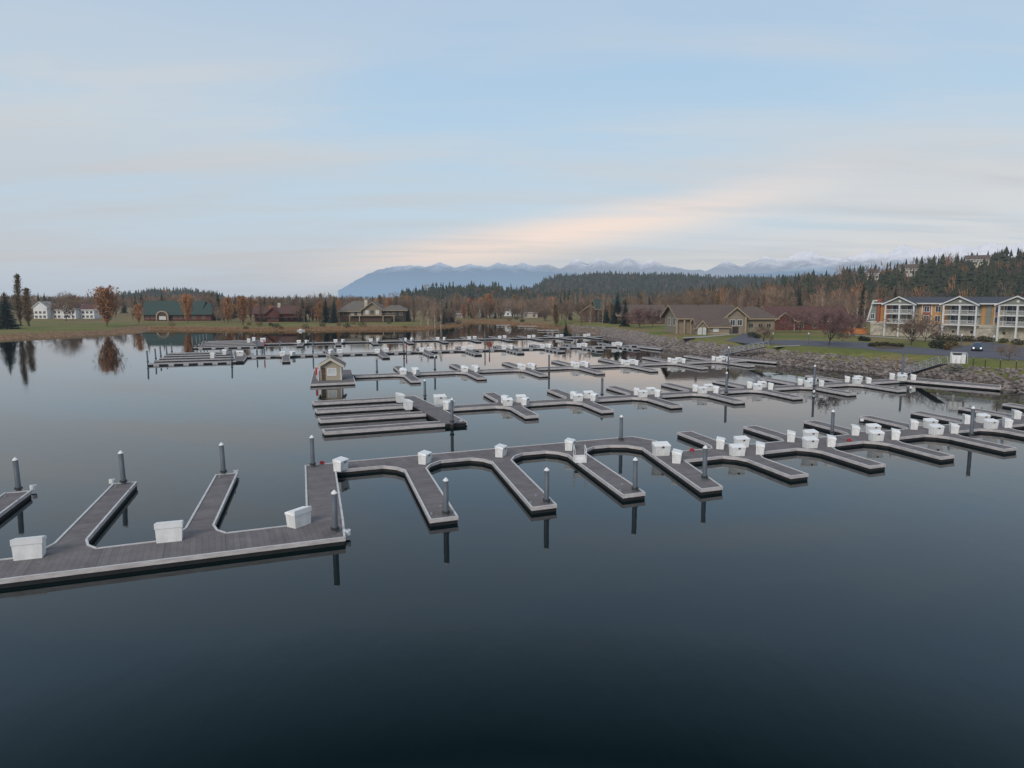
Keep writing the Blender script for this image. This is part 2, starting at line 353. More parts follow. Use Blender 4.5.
def ridge(name, tab, Yr, depth, mk, px0, px1, step, rough=.0, seed=1, zbase=3.0, back=.6, rows=40, nscale=1.0):
    px = np.arange(px0, px1, step); ry_ = interp(tab, px)
    top = np.array([ray(a, b_, Yr) for a, b_ in zip(px, ry_)])
    t = np.concatenate([np.linspace(0, 1, rows), 1 + np.linspace(.08, back, 8)])
    PX, T = np.meshgrid(px, t)
    prof = np.where(T <= 1, np.sin(np.clip(T, 0, 1) * math.pi / 2) ** 1.25, 1 - (T - 1) / back * .9)
    H = top[:, 2][None, :] - zbase
    Yg = Yr - depth * (1 - T)
    Xg = top[:, 0][None, :] * (Yg / Yr)
    nz = vnoise(Xg / (depth * .22) * nscale + 5, Yg / (depth * .22) * nscale + 3, seed, ridged=True) - .5
    w_ = np.clip(1 - np.abs(T - 1) * .0, 0, 1)
    Zg = zbase + H * prof * (1 + rough * nz * (1 - .55 * np.clip(1 - np.abs(T - 1) * 6, 0, 1)))
    Zg = np.where(T < .001, zbase - 5, Zg)
    return Xg, Yg, Zg
def mountain_mat(name, low, high, snow, zs0, zs1, hz, hzfac, nsc):
    m, nt = new_mat(name)
    g = N(nt, 'ShaderNodeNewGeometry'); s = N(nt, 'ShaderNodeSeparateXYZ'); L(nt, g.outputs['Position'], s.inputs[0])
    n = N(nt, 'ShaderNodeTexNoise'); n.inputs['Scale'].default_value = nsc; n.inputs['Detail'].default_value = 9; n.inputs['Roughness'].default_value = .7; L(nt, g.outputs['Position'], n.inputs['Vector'])
    a = N(nt, 'ShaderNodeMath', operation='MULTIPLY_ADD'); L(nt, n.outputs['Fac'], a.inputs[0]); a.inputs[1].default_value = (zs1 - zs0) * 2.6; L(nt, s.outputs['Z'], a.inputs[2])
    r = N(nt, 'ShaderNodeMapRange'); r.inputs['From Min'].default_value = zs0 + (zs1 - zs0) * 1.3; r.inputs['From Max'].default_value = zs1 + (zs1 - zs0) * 1.3; L(nt, a.outputs[0], r.inputs[0])
    mx = N(nt, 'ShaderNodeMix', data_type='RGBA'); mx.inputs['A'].default_value = c4(low); mx.inputs['B'].default_value = c4(snow); L(nt, r.outputs[0], mx.inputs['Factor'])
    p = N(nt, 'ShaderNodeBsdfDiffuse'); L(nt, mx.outputs['Result'], p.inputs['Color'])
    # haze painted into the surface as emission, thickest at the foot
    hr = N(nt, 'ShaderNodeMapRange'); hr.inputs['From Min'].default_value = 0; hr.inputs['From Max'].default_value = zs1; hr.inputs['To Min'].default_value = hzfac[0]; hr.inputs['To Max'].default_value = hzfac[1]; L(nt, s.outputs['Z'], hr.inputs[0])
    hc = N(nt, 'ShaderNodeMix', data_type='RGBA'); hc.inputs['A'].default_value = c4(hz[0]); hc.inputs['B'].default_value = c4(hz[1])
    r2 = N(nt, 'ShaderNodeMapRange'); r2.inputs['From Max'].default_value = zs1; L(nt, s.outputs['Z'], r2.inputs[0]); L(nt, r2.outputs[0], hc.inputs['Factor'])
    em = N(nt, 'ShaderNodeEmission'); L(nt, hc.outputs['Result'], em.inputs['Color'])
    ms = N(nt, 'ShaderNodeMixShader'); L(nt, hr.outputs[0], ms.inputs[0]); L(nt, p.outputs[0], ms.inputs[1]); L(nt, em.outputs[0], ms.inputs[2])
    o = N(nt, 'ShaderNodeOutputMaterial'); L(nt, ms.outputs[0], o.inputs['Surface']); return m
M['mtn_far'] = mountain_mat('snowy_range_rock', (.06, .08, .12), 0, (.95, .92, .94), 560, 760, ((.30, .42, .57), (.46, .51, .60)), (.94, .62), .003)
M['mtn_blue'] = mountain_mat('hazy_range_rock', (.04, .065, .11), 0, (.75, .72, .76), 400, 540, ((.27, .39, .54), (.31, .41, .53)), (.94, .70), .003)  # blue of the distance haze put into rock colour and emission
far_tab = [(480, 276), (520, 272), (548, 266), (560, 268), (575, 261), (588, 266), (600, 260), (612, 264), (625, 259), (640, 265), (652, 262), (668, 268), (690, 271), (706, 271), (713, 268), (724, 262), (740, 268), (752, 264), (766, 258), (777, 262), (790, 258), (809, 252), (824, 257), (841, 259), (855, 255), (870, 251), (885, 257), (900, 247), (912, 252), (922, 253), (937, 249), (952, 245), (974, 249), (989, 245), (1005, 249), (1022, 245), (1060, 240), (1100, 248), (1200, 240), (1500, 250)]
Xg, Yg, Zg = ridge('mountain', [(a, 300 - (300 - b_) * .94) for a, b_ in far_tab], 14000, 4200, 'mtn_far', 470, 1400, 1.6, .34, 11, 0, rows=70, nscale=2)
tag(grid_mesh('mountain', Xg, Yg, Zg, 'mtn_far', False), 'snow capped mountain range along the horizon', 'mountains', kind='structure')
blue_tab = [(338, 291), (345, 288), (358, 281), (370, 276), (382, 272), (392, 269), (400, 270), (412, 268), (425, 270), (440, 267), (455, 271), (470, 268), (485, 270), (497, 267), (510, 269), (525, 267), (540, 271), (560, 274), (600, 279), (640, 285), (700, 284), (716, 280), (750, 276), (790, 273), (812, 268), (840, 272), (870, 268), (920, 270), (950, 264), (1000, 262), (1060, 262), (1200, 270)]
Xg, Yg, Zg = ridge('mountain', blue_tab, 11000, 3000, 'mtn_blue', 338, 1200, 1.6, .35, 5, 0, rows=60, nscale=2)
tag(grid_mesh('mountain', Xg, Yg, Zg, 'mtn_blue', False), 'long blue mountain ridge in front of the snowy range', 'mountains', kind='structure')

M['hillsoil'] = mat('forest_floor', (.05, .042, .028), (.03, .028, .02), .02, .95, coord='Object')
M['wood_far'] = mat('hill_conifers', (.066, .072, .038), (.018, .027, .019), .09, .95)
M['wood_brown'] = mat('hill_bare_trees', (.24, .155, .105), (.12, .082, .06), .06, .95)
def wood_mesh(name, pts, hs, kinds, label):
    """many small uneven conifers (kind 0) and bare crowns (kind 1) as one mass"""
    V = []; Fc = []; MI = []
    for (x, y, z), h, kd in zip(pts, hs, kinds):
        o = len(V)
        if kd == 0:
            n = 6; tiers = random.choice((3, 4, 4, 5)); rw = random.uniform(.19, .40)
            for t in range(tiers):
                zb = z + h * (.06 + .80 / tiers * t); zt = z + h * (.42 + .56 / tiers * t) if t < tiers - 1 else z + h
                rb = min(h, 12) * rw * (1 - .22 * t)
                ph = random.random() * 6; b0 = len(V); V.append((x + random.uniform(-.02, .02) * h, y, zt))
                for i in range(n):
                    a = ph + i * 2 * math.pi / n; r = rb * random.uniform(.55, 1.25)
                    V.append((x + r * math.cos(a), y + r * math.sin(a), zb + random.uniform(-.05, .04) * h))
                for i in range(n): Fc.append((b0, b0 + 1 + i, b0 + 1 + (i + 1) % n)); MI.append(0)
        else:
            for i in range(26):
                a = random.random() * 6.28; zz = z + h * random.uniform(.25, .8); r = h * .26 * math.sqrt(random.random())
                l = h * random.uniform(.12, .3); b0 = len(V); q = random.random() * 6.28; wd = h * .022
                cx, cy = x + r * math.cos(a), y + r * math.sin(a)
                V += [(cx - wd, cy, zz), (cx + wd, cy + wd, zz), (cx + math.cos(a) * l * .4, cy + math.sin(a) * l * .4, zz + l)]
                Fc.append((b0, b0 + 1, b0 + 2)); MI.append(kd)
            b0 = len(V); wd = h * .015
            V += [(x - wd, y, z), (x + wd, y, z), (x, y, z + h)]; Fc.append((b0, b0 + 1, b0 + 2)); MI.append(kd)
    me = bpy.data.meshes.new(name); me.from_pydata(V, [], Fc)
    for k in ('wood_far', 'wood_brown', 'leaf_orange'): me.materials.append(M[k])
    me.polygons.foreach_set('material_index', MI); me.update()
    o = bpy.data.objects.new(name, me); col.objects.link(o)
    return tag(o, label, 'woodland', kind='stuff')
def hill(nm, tab, Yr, depth, px0, px1, step, seed, label, wlabel, ntree, th, brown=.1, zb=3, front=0):
    Xg, Yg, Zg = ridge(nm, tab, Yr, depth, '', px0, px1, step, .18, seed, zb, rows=24)
    tag(grid_mesh(nm, Xg, Yg, Zg, 'hillsoil'), label, 'hill', kind='structure')
    r, c = Xg.shape; pts = []; hs = []; ks = []
    for _ in range(ntree):
        # more trees near the crest
        ti = min(r - 10.001, (random.random() ** .75) * 24.5) + 0; ci = random.random() * (c - 1.01)
        i, j = int(ti), int(ci); fi, fj = ti - i, ci - j
        q = [(A[i, j] * (1 - fi) + A[i + 1, j] * fi) * (1 - fj) + (A[i, j + 1] * (1 - fi) + A[i + 1, j + 1] * fi) * fj for A in (Xg, Yg, Zg)]
        pts.append((q[0], q[1], q[2] - .5)); hs.append(th * (random.uniform(.55, 1.15) if random.random() < .86 else random.uniform(1.3, 1.9)))
        cl = math.sin(q[0] * .021 + seed) * math.sin(q[1] * .017 + seed * 2) * .5 + .5
        ks.append((1 if random.random() < .85 else 2) if random.random() < brown * 2 * cl * (1.4 - ti / 24.) else 0)
    if nm == 'hill' and seed == 8:
        kp = []
        for i, q in enumerate(pts):
            ppx = 512 + q[0] / q[1] * F; bad = False
            for hx, hw, y0_ in ((873, 4, 560), (907, 7, 560), (975, 9, 580)):
                if abs(ppx - hx) < hw and y0_ - 70 < q[1] < y0_ + 6 and random.random() < .86: bad = True
            if not bad: kp.append(i)
        pts = [pts[i] for i in kp]; hs = [hs[i] for i in kp]; ks = [ks[i] for i in kp]
    wood_mesh('hillside_wood', pts, hs, ks, wlabel)
    return Xg, Yg, Zg
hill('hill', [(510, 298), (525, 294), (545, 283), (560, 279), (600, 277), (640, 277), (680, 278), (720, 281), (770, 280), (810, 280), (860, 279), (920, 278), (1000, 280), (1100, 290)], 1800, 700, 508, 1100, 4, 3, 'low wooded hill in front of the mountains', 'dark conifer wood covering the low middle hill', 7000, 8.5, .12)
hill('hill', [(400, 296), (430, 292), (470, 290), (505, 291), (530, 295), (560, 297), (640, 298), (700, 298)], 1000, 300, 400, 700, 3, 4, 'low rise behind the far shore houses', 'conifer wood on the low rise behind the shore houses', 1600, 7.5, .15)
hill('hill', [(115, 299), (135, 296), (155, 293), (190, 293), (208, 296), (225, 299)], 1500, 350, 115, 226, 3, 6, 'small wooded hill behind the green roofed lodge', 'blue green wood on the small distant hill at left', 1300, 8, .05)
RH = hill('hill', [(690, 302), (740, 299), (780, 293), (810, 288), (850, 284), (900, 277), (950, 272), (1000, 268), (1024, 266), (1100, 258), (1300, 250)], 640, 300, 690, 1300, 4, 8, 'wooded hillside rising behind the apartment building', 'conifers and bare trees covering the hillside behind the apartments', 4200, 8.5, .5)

# ------------------------------------------------------------------ trees
def leafcloud(mb, k, pts, size, n_per=1):
    vs = []; fs = []
    for p_ in pts:
        d1 = rng.normal(size=3); d1 /= np.linalg.norm(d1); d2 = np.cross(d1, rng.normal(size=3)); d2 /= (np.linalg.norm(d2) + 1e-9)
        s = size * random.uniform(.5, 1.3); o = len(vs)
        vs += [tuple(p_ - d1 * s), tuple(p_ + d2 * s * .7), tuple(p_ + d1 * s), tuple(p_ - d2 * s * .7)]; fs.append((o, o + 1, o + 2, o + 3))
    mb.add(vs, fs, k)
def strand(mb, k, p, d, l, wd):
    s = np.cross(d, (0.3, .8, .2)); s /= (np.linalg.norm(s) + 1e-9); s2 = np.cross(d, s)
    q = p + d * l
    mb.add([tuple(p + s * wd), tuple(p - s * wd), tuple(q)], [(0, 1, 2)], k)
    mb.add([tuple(p + s2 * wd), tuple(p - s2 * wd), tuple(q)], [(0, 1, 2)], k)
def bare_tree(h=10, spread=.45, up=.35, bark='trunk', twig='twig', levels=5, leaf=None, leafn=0, seed=1, tw=.03, kids=4, trunkf=.28, leafsize=.25, ntw=3):
    """unit builder: returns (trunk MB, crown MB)"""
    random.seed(seed)
    T = MB(); C = MB(); tips = []
    def grow(p, d, l, r, lv):
        nseg = 3 if lv < 2 else 2; q = p
        for i in range(nseg):
            d = d + rng.normal(size=3) * .10; d[2] += up * .12; d /= np.linalg.norm(d)
            q2 = q + d * l / nseg; r2 = r * (1 - .3 / nseg * (i + 1))
            if lv < 3: (T if lv < 2 else C).tube(q, q2, r * (1 - .3 / nseg * i), r2, bark if lv < 2 else twig, 5 if lv < 2 else 3, False)
            else: C.tube(q, q2, r, r2, twig, 3, False)
            q = q2
            if lv >= 1 and lv < levels:
                if random.random() < .8: kid(q, d, l * random.uniform(.5, .75), r * .5, lv + 1)
        if lv < levels:
            for _ in range(kids if lv == 0 else 2): kid(q, d, l * random.uniform(.6, .85) if lv else h * (1 - trunkf) * random.uniform(.38, .52), r * .6, lv + 1)
            if lv == 0: kid(q, d, h * (1 - trunkf) * .5, r * .75, 1, .15)
        else:
            tips.append(q)
            for _ in range(ntw):
                dd = d + rng.normal(size=3) * .55; dd[2] += up * .4; dd /= np.linalg.norm(dd); strand(C, twig, q - d * random.random() * l, dd, h * random.uniform(.05, .1), tw)
    def kid(q, d, l, r, lv, sp=None):
        s = spread if sp is None else sp
        a = rng.normal(size=3); a -= d * (a @ d); a /= (np.linalg.norm(a) + 1e-9)
        dd = d * math.cos(s) + a * math.sin(s) * random.uniform(.8, 1.5); dd[2] += up * .3; dd /= np.linalg.norm(dd)
        grow(q, dd, l, max(r, .012), lv)
    grow(np.zeros(3), np.array((0, 0, 1.)), h * trunkf, h * .022, 0)
    if leaf and tips:
        tp = np.array(tips); idx = rng.integers(0, len(tp), leafn)
        leafcloud(C, leaf, tp[idx] + rng.normal(size=(leafn, 3)) * h * .045, leafsize)
    return T, C
def column_tree(h=14, rad=.09, bark='birch', twig='twig_pale', n=110, seed=3, leaf=None, leafn=0, ls=.2, low=.12, pw=.55):
    random.seed(seed); T = MB(); C = MB(); P = []
    x = y = 0.0; pts = []
    for i in range(9):
        t = i / 8; pts.append(np.array((x, y, h * t))); x += random.uniform(-.02, .02) * h * .5; y += random.uniform(-.02, .02) * h * .5
    for i in range(8): T.tube(pts[i], pts[i + 1], h * .017 * (1 - i / 9), h * .017 * (1 - (i + 1) / 9), bark, 6, False)
    for _ in range(n):
        t = random.uniform(low, .97) ** 1.0; i = min(7, int(t * 8)); p_ = pts[i] + (pts[i + 1] - pts[i]) * (t * 8 - i)
        a = random.random() * 6.28; d = np.array((math.cos(a), math.sin(a), random.uniform(1.1, 2.2))); d /= np.linalg.norm(d)
        l = h * rad * 2.3 * random.uniform(.55, 1.25) * (1 - t) ** pw * min(1, .45 + (t - low) * 3)
        C.tube(p_, p_ + d * l, h * .0022, h * .001, twig, 3, False)
        for _ in range(7):
            q = p_ + d * l * random.random(); dd = d + rng.normal(size=3) * .35; dd[2] += .2; dd /= np.linalg.norm(dd)
            strand(C, twig, q, dd, h * random.uniform(.03, .07), .03); P.append(q + dd * .4)
    if leaf:
        P = np.array(P); leafcloud(C, leaf, P[rng.integers(0, len(P), leafn)] + rng.normal(size=(leafn, 3)) * h * .018, ls)
    return T, C
def conifer(h=14, w=.2, k='needle', seed=5, dens=1.0):
    random.seed(seed); T = MB(); C = MB(); T.tube((0, 0, 0), (0, 0, h * .97), h * .018, .02, 'trunk', 6, False)
    z = h * .07
    while z < h * .99:
        t = z / h; rr_ = h * w * (1 - t) ** .85 * random.uniform(.85, 1.12) + .12; nb = max(4, int((9 * (1 - t) + 4) * dens)); ph = random.random() * 6
        for i in range(nb):
            a = ph + i * 6.283 / nb + random.uniform(-.25, .25); r = rr_ * random.uniform(.6, 1.15); dr = -.22 * r
            ca, sa = math.cos(a), math.sin(a)
            for j in range(5):      # sprays along the branch
                f = (j + .6) / 5; px_, py_, pz = ca * r * f, sa * r * f, z + dr * f * f + random.uniform(-.05, .05) * h * .3
                s = r * .30 * (1.15 - f * .5); b = a + random.uniform(-.8, .8)
                C.add([(px_ - ca * s * .8, py_ - sa * s * .8, pz + .1), (px_ + math.cos(b + 1.57) * s, py_ + math.sin(b + 1.57) * s, pz - s * .35), (px_ + ca * s, py_ + sa * s, pz - .05 * s), (px_ - math.cos(b + 1.57) * s, py_ - math.sin(b + 1.57) * s, pz - s * .35)], [(0, 1, 2, 3)], k)
        z += h * .036 * (1.1 - .5 * t) * random.uniform(.8, 1.2)
    C.add([(-.1, 0, h * .94), (.1, 0, h * .94), (0, 0, h * 1.01)], [(0, 1, 2)], k)
    return T, C
PROTO = {}
def proto(key, name, TC, h):
    T, C = TC
    def mk(mb, nm):
        me = bpy.data.meshes.new(nm); me.from_pydata(mb.v, [], mb.f)
        for k in mb.mats: me.materials.append(M[k])
        me.polygons.foreach_set('material_index', mb.m); me.update(); return me
    zs = max(v[2] for v in C.v); PROTO[key] = (name, mk(T, 'trunk'), mk(C, 'crown'), zs)
H_ = 10
proto('bare1', 'bare_tree', bare_tree(10, .46, .42, seed=1, trunkf=.16), 10)
proto('bare2', 'bare_tree', bare_tree(10, .58, .25, seed=2, trunkf=.14), 10)
proto('bare3', 'bare_tree', column_tree(12, .17, 'trunk', 'twig', 150, 33, pw=.5), 12)
proto('pale1', 'bare_tree', column_tree(12, .14, 'birch', 'twig_pale', 130, 34), 12)
proto('red1', 'bare_tree', bare_tree(10, .62, .2, 'trunk', 'twig_red', seed=5, trunkf=.18, tw=.03, ntw=6), 10)
proto('small1', 'bare_tree', bare_tree(6, .62, .15, 'trunk', 'twig', seed=6, trunkf=.26, tw=.02, levels=5, ntw=2), 6)
proto('orange1', 'autumn_tree', column_tree(10, .34, 'trunk', 'twig', 220, 7, 'leaf_orange', 6500, .21, .08, .45), 10)
proto('orange2', 'autumn_tree', column_tree(10, .25, 'trunk', 'twig', 170, 8, 'leaf_orange', 3000, .18, .08), 10)
proto('redleaf', 'autumn_tree', column_tree(10, .19, 'trunk', 'twig', 150, 9, 'leaf_red', 4500, .24, .10), 10)
proto('ochre', 'autumn_tree', column_tree(11, .15, 'trunk', 'twig', 140, 10, 'leaf_ochre', 2000, .2, .12), 11)
proto('poplar', 'poplar_tree', column_tree(14, .075, 'trunk', 'twig', 260, 3, 'leaf_ochre', 2200, .15, .08, .75), 14)
proto('birch', 'birch_tree', column_tree(14, .075, 'birch', 'twig_pale', 90, 13), 14)
proto('con1', 'conifer_tree', conifer(14, .20, seed=21), 14)
proto('con2', 'conifer_tree', conifer(14, .19, seed=22), 14)
proto('con3', 'conifer_tree', conifer(14, .27, 'needle_blue', seed=23, dens=1.3), 14)
random.seed(99)
def plant(key, x, y, z, h, label, group=None, wide=1.0, cat='tree'):
    name, mt, mc, zs = PROTO[key]; s = h / zs
    e = empty(name, (x, y, z - .15), random.random() * 6.28, label, cat, group); e.scale = (s * wide, s * wide, s)
    for nm, me in (('trunk', mt), ('crown', mc)):
        o = bpy.data.objects.new(nm, me); col.objects.link(o); o.parent = e
    return e
def tree_px(key, px, pyb, pyt, label, wide=1.0, group=None):
    x, y, z = ground(px, pyb); d = y * cp + (CZ - z) * sp
    h = (pyb - pyt) * d / F
    return plant(key, x, y, z, h, label, group, wide)
TR = [
 ('con3', 7, 329, 291, 'dark dense conifer at the left edge of the picture', 1.25),
 ('poplar', 21, 326, 273, 'tallest narrow poplar on the left grass point', 1.0),
 ('poplar', 29, 326, 287, 'shorter fuller poplar right beside the tallest one', 1.7),
 ('orange1', 107, 326, 284, 'large round rusty orange tree on the left shore', 1.15),
 ('bare2', 66, 321, 289, 'bare tree in front of the white row houses', 1.1),
 ('bare1', 73, 320, 291, 'slender bare tree beside the white row houses', .8),
 ('orange2', 139, 324, 303, 'small rusty tree left of the green roofed lodge', 1.2),
 ('orange1', 188, 323, 292, 'rusty orange tree in front of the right half of the green lodge', .8),
 ('orange2', 228, 323, 296, 'thin rusty tree on the shore right of the green lodge', 1.0),
 ('orange2', 243, 325, 294, 'rusty tree leaning over the sand left of the red house', 1.2),
 ('bare3', 262, 324, 297, 'bare tree just left of the red brown house', 1.1),
 ('con1', 219, 320, 293, 'dark conifer between the green lodge and the rusty trees', 1.2),
 ('con2', 236, 318, 293, 'narrow conifer behind the rusty shore trees', 1.2),
 ('redleaf', 313, 321, 306, 'low dark red tree between the red house and the stone lodge', 1.1),
 ('con1', 326, 323, 297, 'left one of two dark conifers beside the stone lodge', 1.2),
 ('con3', 334, 323, 300, 'right one of two dark conifers beside the stone lodge', 1.0),
 ('bare1', 302, 321, 299, 'bare tree at the right end of the red house', 1.1),
 ('bare2', 394, 316, 290, 'wide bare tree rising behind the stone lodge', 1.4),
 ('bare2', 352, 316, 293, 'bare tree rising behind the left wing of the stone lodge', 1.2),
 ('birch', 421, 324, 292, 'first pale birch of the lakeside row from the left', 1.0),
 ('birch', 428, 324, 291, 'second pale birch of the lakeside row from the left', 1.0),
 ('birch', 435, 325, 294, 'third pale birch of the lakeside row from the left', 1.0),
 ('birch', 441, 325, 290, 'fourth and tallest pale birch of the lakeside row', 1.1),
 ('bare3', 414, 322, 297, 'brown bare tree between the stone lodge and the birch row', 1.3),
 ('pale1', 447, 322, 300, 'grey bare tree right of the pale birch row', 1.4),
 ('redleaf', 472, 316, 297, 'bright red autumn tree at the mouth of the small inlet', 1.0),
 ('orange2', 481, 315, 297, 'brown tree just right of the bright red tree', .9),
 ('bare1', 460, 316, 301, 'low bare tree left of the bright red tree', 1.6),
 ('con3', 498, 315, 300, 'grey green rounded conifer left of the white gabled house', 1.2),
 ('bare2', 545, 321, 305, 'bare bushy tree by the inlet right of the cream garage', 1.6),
 ('con3', 566, 326, 308, 'small green conifer on the shore beside the pale trunk', 1.1),
 ('birch', 580, 325, 293, 'single pale trunked birch on the shore', 1.2),
 ('ochre', 556, 323, 300, 'ochre tree behind the small green shore conifer', 1.2),
 ('pale1', 590, 324, 300, 'pale bare tree right of the single birch', 1.0),
 ('con3', 617, 328, 296, 'big blue green conifer in front of the dark green house', .95),
 ('con1', 625, 328, 299, 'dark conifer right of the big blue green one', 1.2),
 ('con3', 609, 327, 303, 'shorter conifer left of the big blue green one', 1.1),
 ('red1', 640, 328, 303, 'purple brown bare tree left of the tan clubhouse', 1.3),
 ('red1', 652, 327, 304, 'purple brown bare tree touching the clubhouse left gable', 1.0),
 ('con1', 758, 318, 295, 'dark conifer behind the right wing of the clubhouse', .9),
 ('small1', 763, 344, 321, 'small bare tree with forked trunk by the clubhouse drive', 1.15),
 ('red1', 829, 345, 301, 'large purple brown bare tree on the grass by the road', 1.15),
 ('red1', 800, 333, 304, 'purple brown bare tree before the long brown roof', 1.2),
 ('red1', 851, 336, 309, 'purple brown bare tree left of the orange terrace', 1.2),
 ('birch', 856, 329, 284, 'tall pale bare birch left of the apartments', 1.1),
 ('birch', 864, 329, 290, 'shorter pale birch nearest the apartments left end', 1.2),
 ('pale1', 846, 327, 293, 'pale bare tree behind the orange terrace', 1.1),
 ('bare2', 911, 345, 307, 'wide bare tree in front of the apartment left gable', 1.25),
 ('red1', 925, 342, 316, 'low bare tree right of the wide one before the apartments', 1.2),
 ('small1', 1008, 361, 340, 'small bare tree beside the road at the right edge', 1.3),
]
for k, px, b_, t_, lab, wd in TR: tree_px(k, px, b_, t_, lab, wd)
# waterside trees reflected at the right: none in frame but the row of tall bare ones along the hillside foot
G1 = 'trees of the wood behind the far shore houses'
LB = {'bare1': 'bare brown tree in the mixed wood behind the far houses', 'bare2': 'spreading bare brown tree in the wood behind the far houses', 'bare3': 'upright bare brown tree in the wood behind the far houses', 'pale1': 'pale bare tree in the mixed wood behind the far houses', 'con1': 'broad dark conifer in the mixed wood behind the far houses', 'con2': 'narrow dark conifer in the mixed wood behind the far houses', 'orange2': 'rusty leaved tree in the mixed wood behind the far houses', 'ochre': 'ochre leaved tree in the mixed wood behind the far houses', 'birch': 'pale slim birch in the mixed wood behind the far houses'}
LB2 = '%s standing in the belt among the shore houses'
for i in range(250):
    # closer belt: trees standing between and beside the shore houses
    px = random.uniform(216, 660); k = random.choices(['bare1', 'bare3', 'pale1', 'con1', 'con2', 'ochre', 'birch', 'orange2', 'bare2'], [5, 8, 7, 2, 2, 3, 3, 4, 4])[0]
    if (340 < px < 412 or 250 < px < 300 or 143 < px < 215) : Y = random.uniform(372, 410)
    elif px < 460: Y = random.uniform(345, 400)
    elif px < 545: Y = random.uniform(425, 470)
    else: Y = random.uniform(300, 380)
    x = (px - 512) / F * Y; z = gz(x, Y)
    if z < .8: continue
    plant(k, x, Y, z, random.uniform(6.5, 14.0), LB2 % LB[k].split(' in the')[0], 'belt: ' + k, random.uniform(.6, 1.15))
for i in range(240):
    px = random.uniform(-20, 900)
    Y = random.uniform(400, 620) if px < 650 else random.uniform(300, 480)
    if 340 < px < 412: Y += 30
    k = random.choices(['bare1', 'bare2', 'bare3', 'pale1', 'con1', 'con2', 'orange2', 'ochre', 'birch'], [5, 7, 5, 6, 3, 3, 3, 3, 3] if px < 520 else [5, 5, 5, 5, 3, 3, 1.5, 2, 4])[0]
    x = (px - 512) / F * Y; z = gz(x, Y)
    if z < .5: continue
    h = random.uniform(12, 17) * (1.12 if k.startswith('con') else 1)
    plant(k, x, Y, z, h, LB[k], 'wood: ' + LB[k], random.uniform(.7, 1.15))
# scattered far-off wood that closes the horizon
pts = []; hs = []; ks = []
for i in range(2600):
    Y = random.uniform(620, 1500) ** 1.0; a = random.uniform(-.86, .40); x = a * Y
    pts.append((x, Y, gz(x, Y))); hs.append(random.uniform(8, 15)); ks.append(0 if random.random() < .5 else (1 if random.random() < .88 else 2))
wood_mesh('distant_wood', pts, hs, ks, 'far off dark wood closing the horizon behind the houses')

# ------------------------------------------------------------------ docks
DZ = .40
def dock_piece(root, name, poly, rims, deck, o, style='pale'):
    """poly in row coordinates (u,v); o = row origin; rims = open polylines with the outside on their right"""
    pl = [(a - o[0], b_ - o[1]) for a, b_ in poly]
    mb = MB(); mb.prism(pl, DZ - .14, DZ, 'darkwood', deck); d = mb.build(name, root)
    name0 = 0 if o == (6, 40) else 1
    for r in rims:
        rb = MB(); r = [(a - o[0], b_ - o[1]) for a, b_ in r]
        if style == 'pale': lo_ = DZ - (.18 if name0 == 0 else .26); rb.strip(r, lo_, DZ + .045, .09, 'bumper', topk='pad_white'); rb.strip(r, -.2, lo_ - .001, .05, 'float', inset=-.01)
        else:
            rb.strip(r, DZ - .12, DZ + .04, .08, 'bumper_top')
            rb.strip(r, DZ - .50, DZ - .121, .06, 'float')
            if style == 'tags':
                for a, b_ in zip(r[:-1], r[1:]):
                    l = math.dist(a, b_); n = int(l / 2.7)
                    if n < 1: continue
                    ang = math.atan2(b_[1] - a[1], b_[0] - a[0]); nx, ny = math.sin(ang), -math.cos(ang)
                    for i in range(n):
                        t = (i + .5) / n; cx = a[0] + (b_[0] - a[0]) * t + nx * .065; cy = a[1] + (b_[1] - a[1]) * t + ny * .065
                        rb.box(cx - .5, cx + .5, cy - .02, cy + .02, DZ - .38, DZ - .16, 'pad_white', (ang, cx, cy))
        rb.build('bumper', d)
    # floats below: dark inset tubs
    cx = sum(q[0] for q in pl) / len(pl)
    fb = MB(); n = len(pl); ins = []
    for i in range(n):
        a, b_, c_ = pl[i - 1], pl[i], pl[(i + 1) % n]
        ns = []
        for u, w_ in ((a, b_), (b_, c_)):
            dx, dy = w_[0] - u[0], w_[1] - u[1]; l = math.hypot(dx, dy) or 1; ns.append((-dy / l, dx / l))
        nx = (ns[0][0] + ns[1][0]) / 2; ny = (ns[0][1] + ns[1][1]) / 2; l2 = max(.3, nx * nx + ny * ny)
        ins.append((b_[0] + nx / l2 * .10, b_[1] + ny / l2 * .10))
    fb.prism(ins, -.35, DZ - .145, 'float'); fb.build('float', d)
    return d
def finger_poly(ur, ve, ut, vt, w, g, gl=1.8):
    """finger running from the walkway edge ve to the tip vt; returns ccw poly for near (vt<ve) or far fingers"""
    sgn = -1 if vt < ve else 1; k = (ut - ur) / (vt - ve)
    cu = lambda v: ur + k * (v - ve)
    v1 = ve + sgn * gl * .42; v2 = ve + sgn * gl
    Lf = [(ur - w / 2 - g, ve), (cu(v1) - w / 2 - g * .36, v1), (cu(v2) - w / 2, v2), (ut - w / 2, vt)]
    Rt = [(ut + w / 2, vt), (cu(v2) + w / 2, v2), (cu(v1) + w / 2 + g * .36, v1), (ur + w / 2 + g, ve)]
    pts = Lf + Rt
    if sgn > 0: pts = pts[::-1]
    return pts
def dock_root(name, u, v, label): 
    x, y = l2w(u, v); e = empty(name, (x, y, 0), A23, label, 'dock', 'floating dock rows'); return e, (u, v)
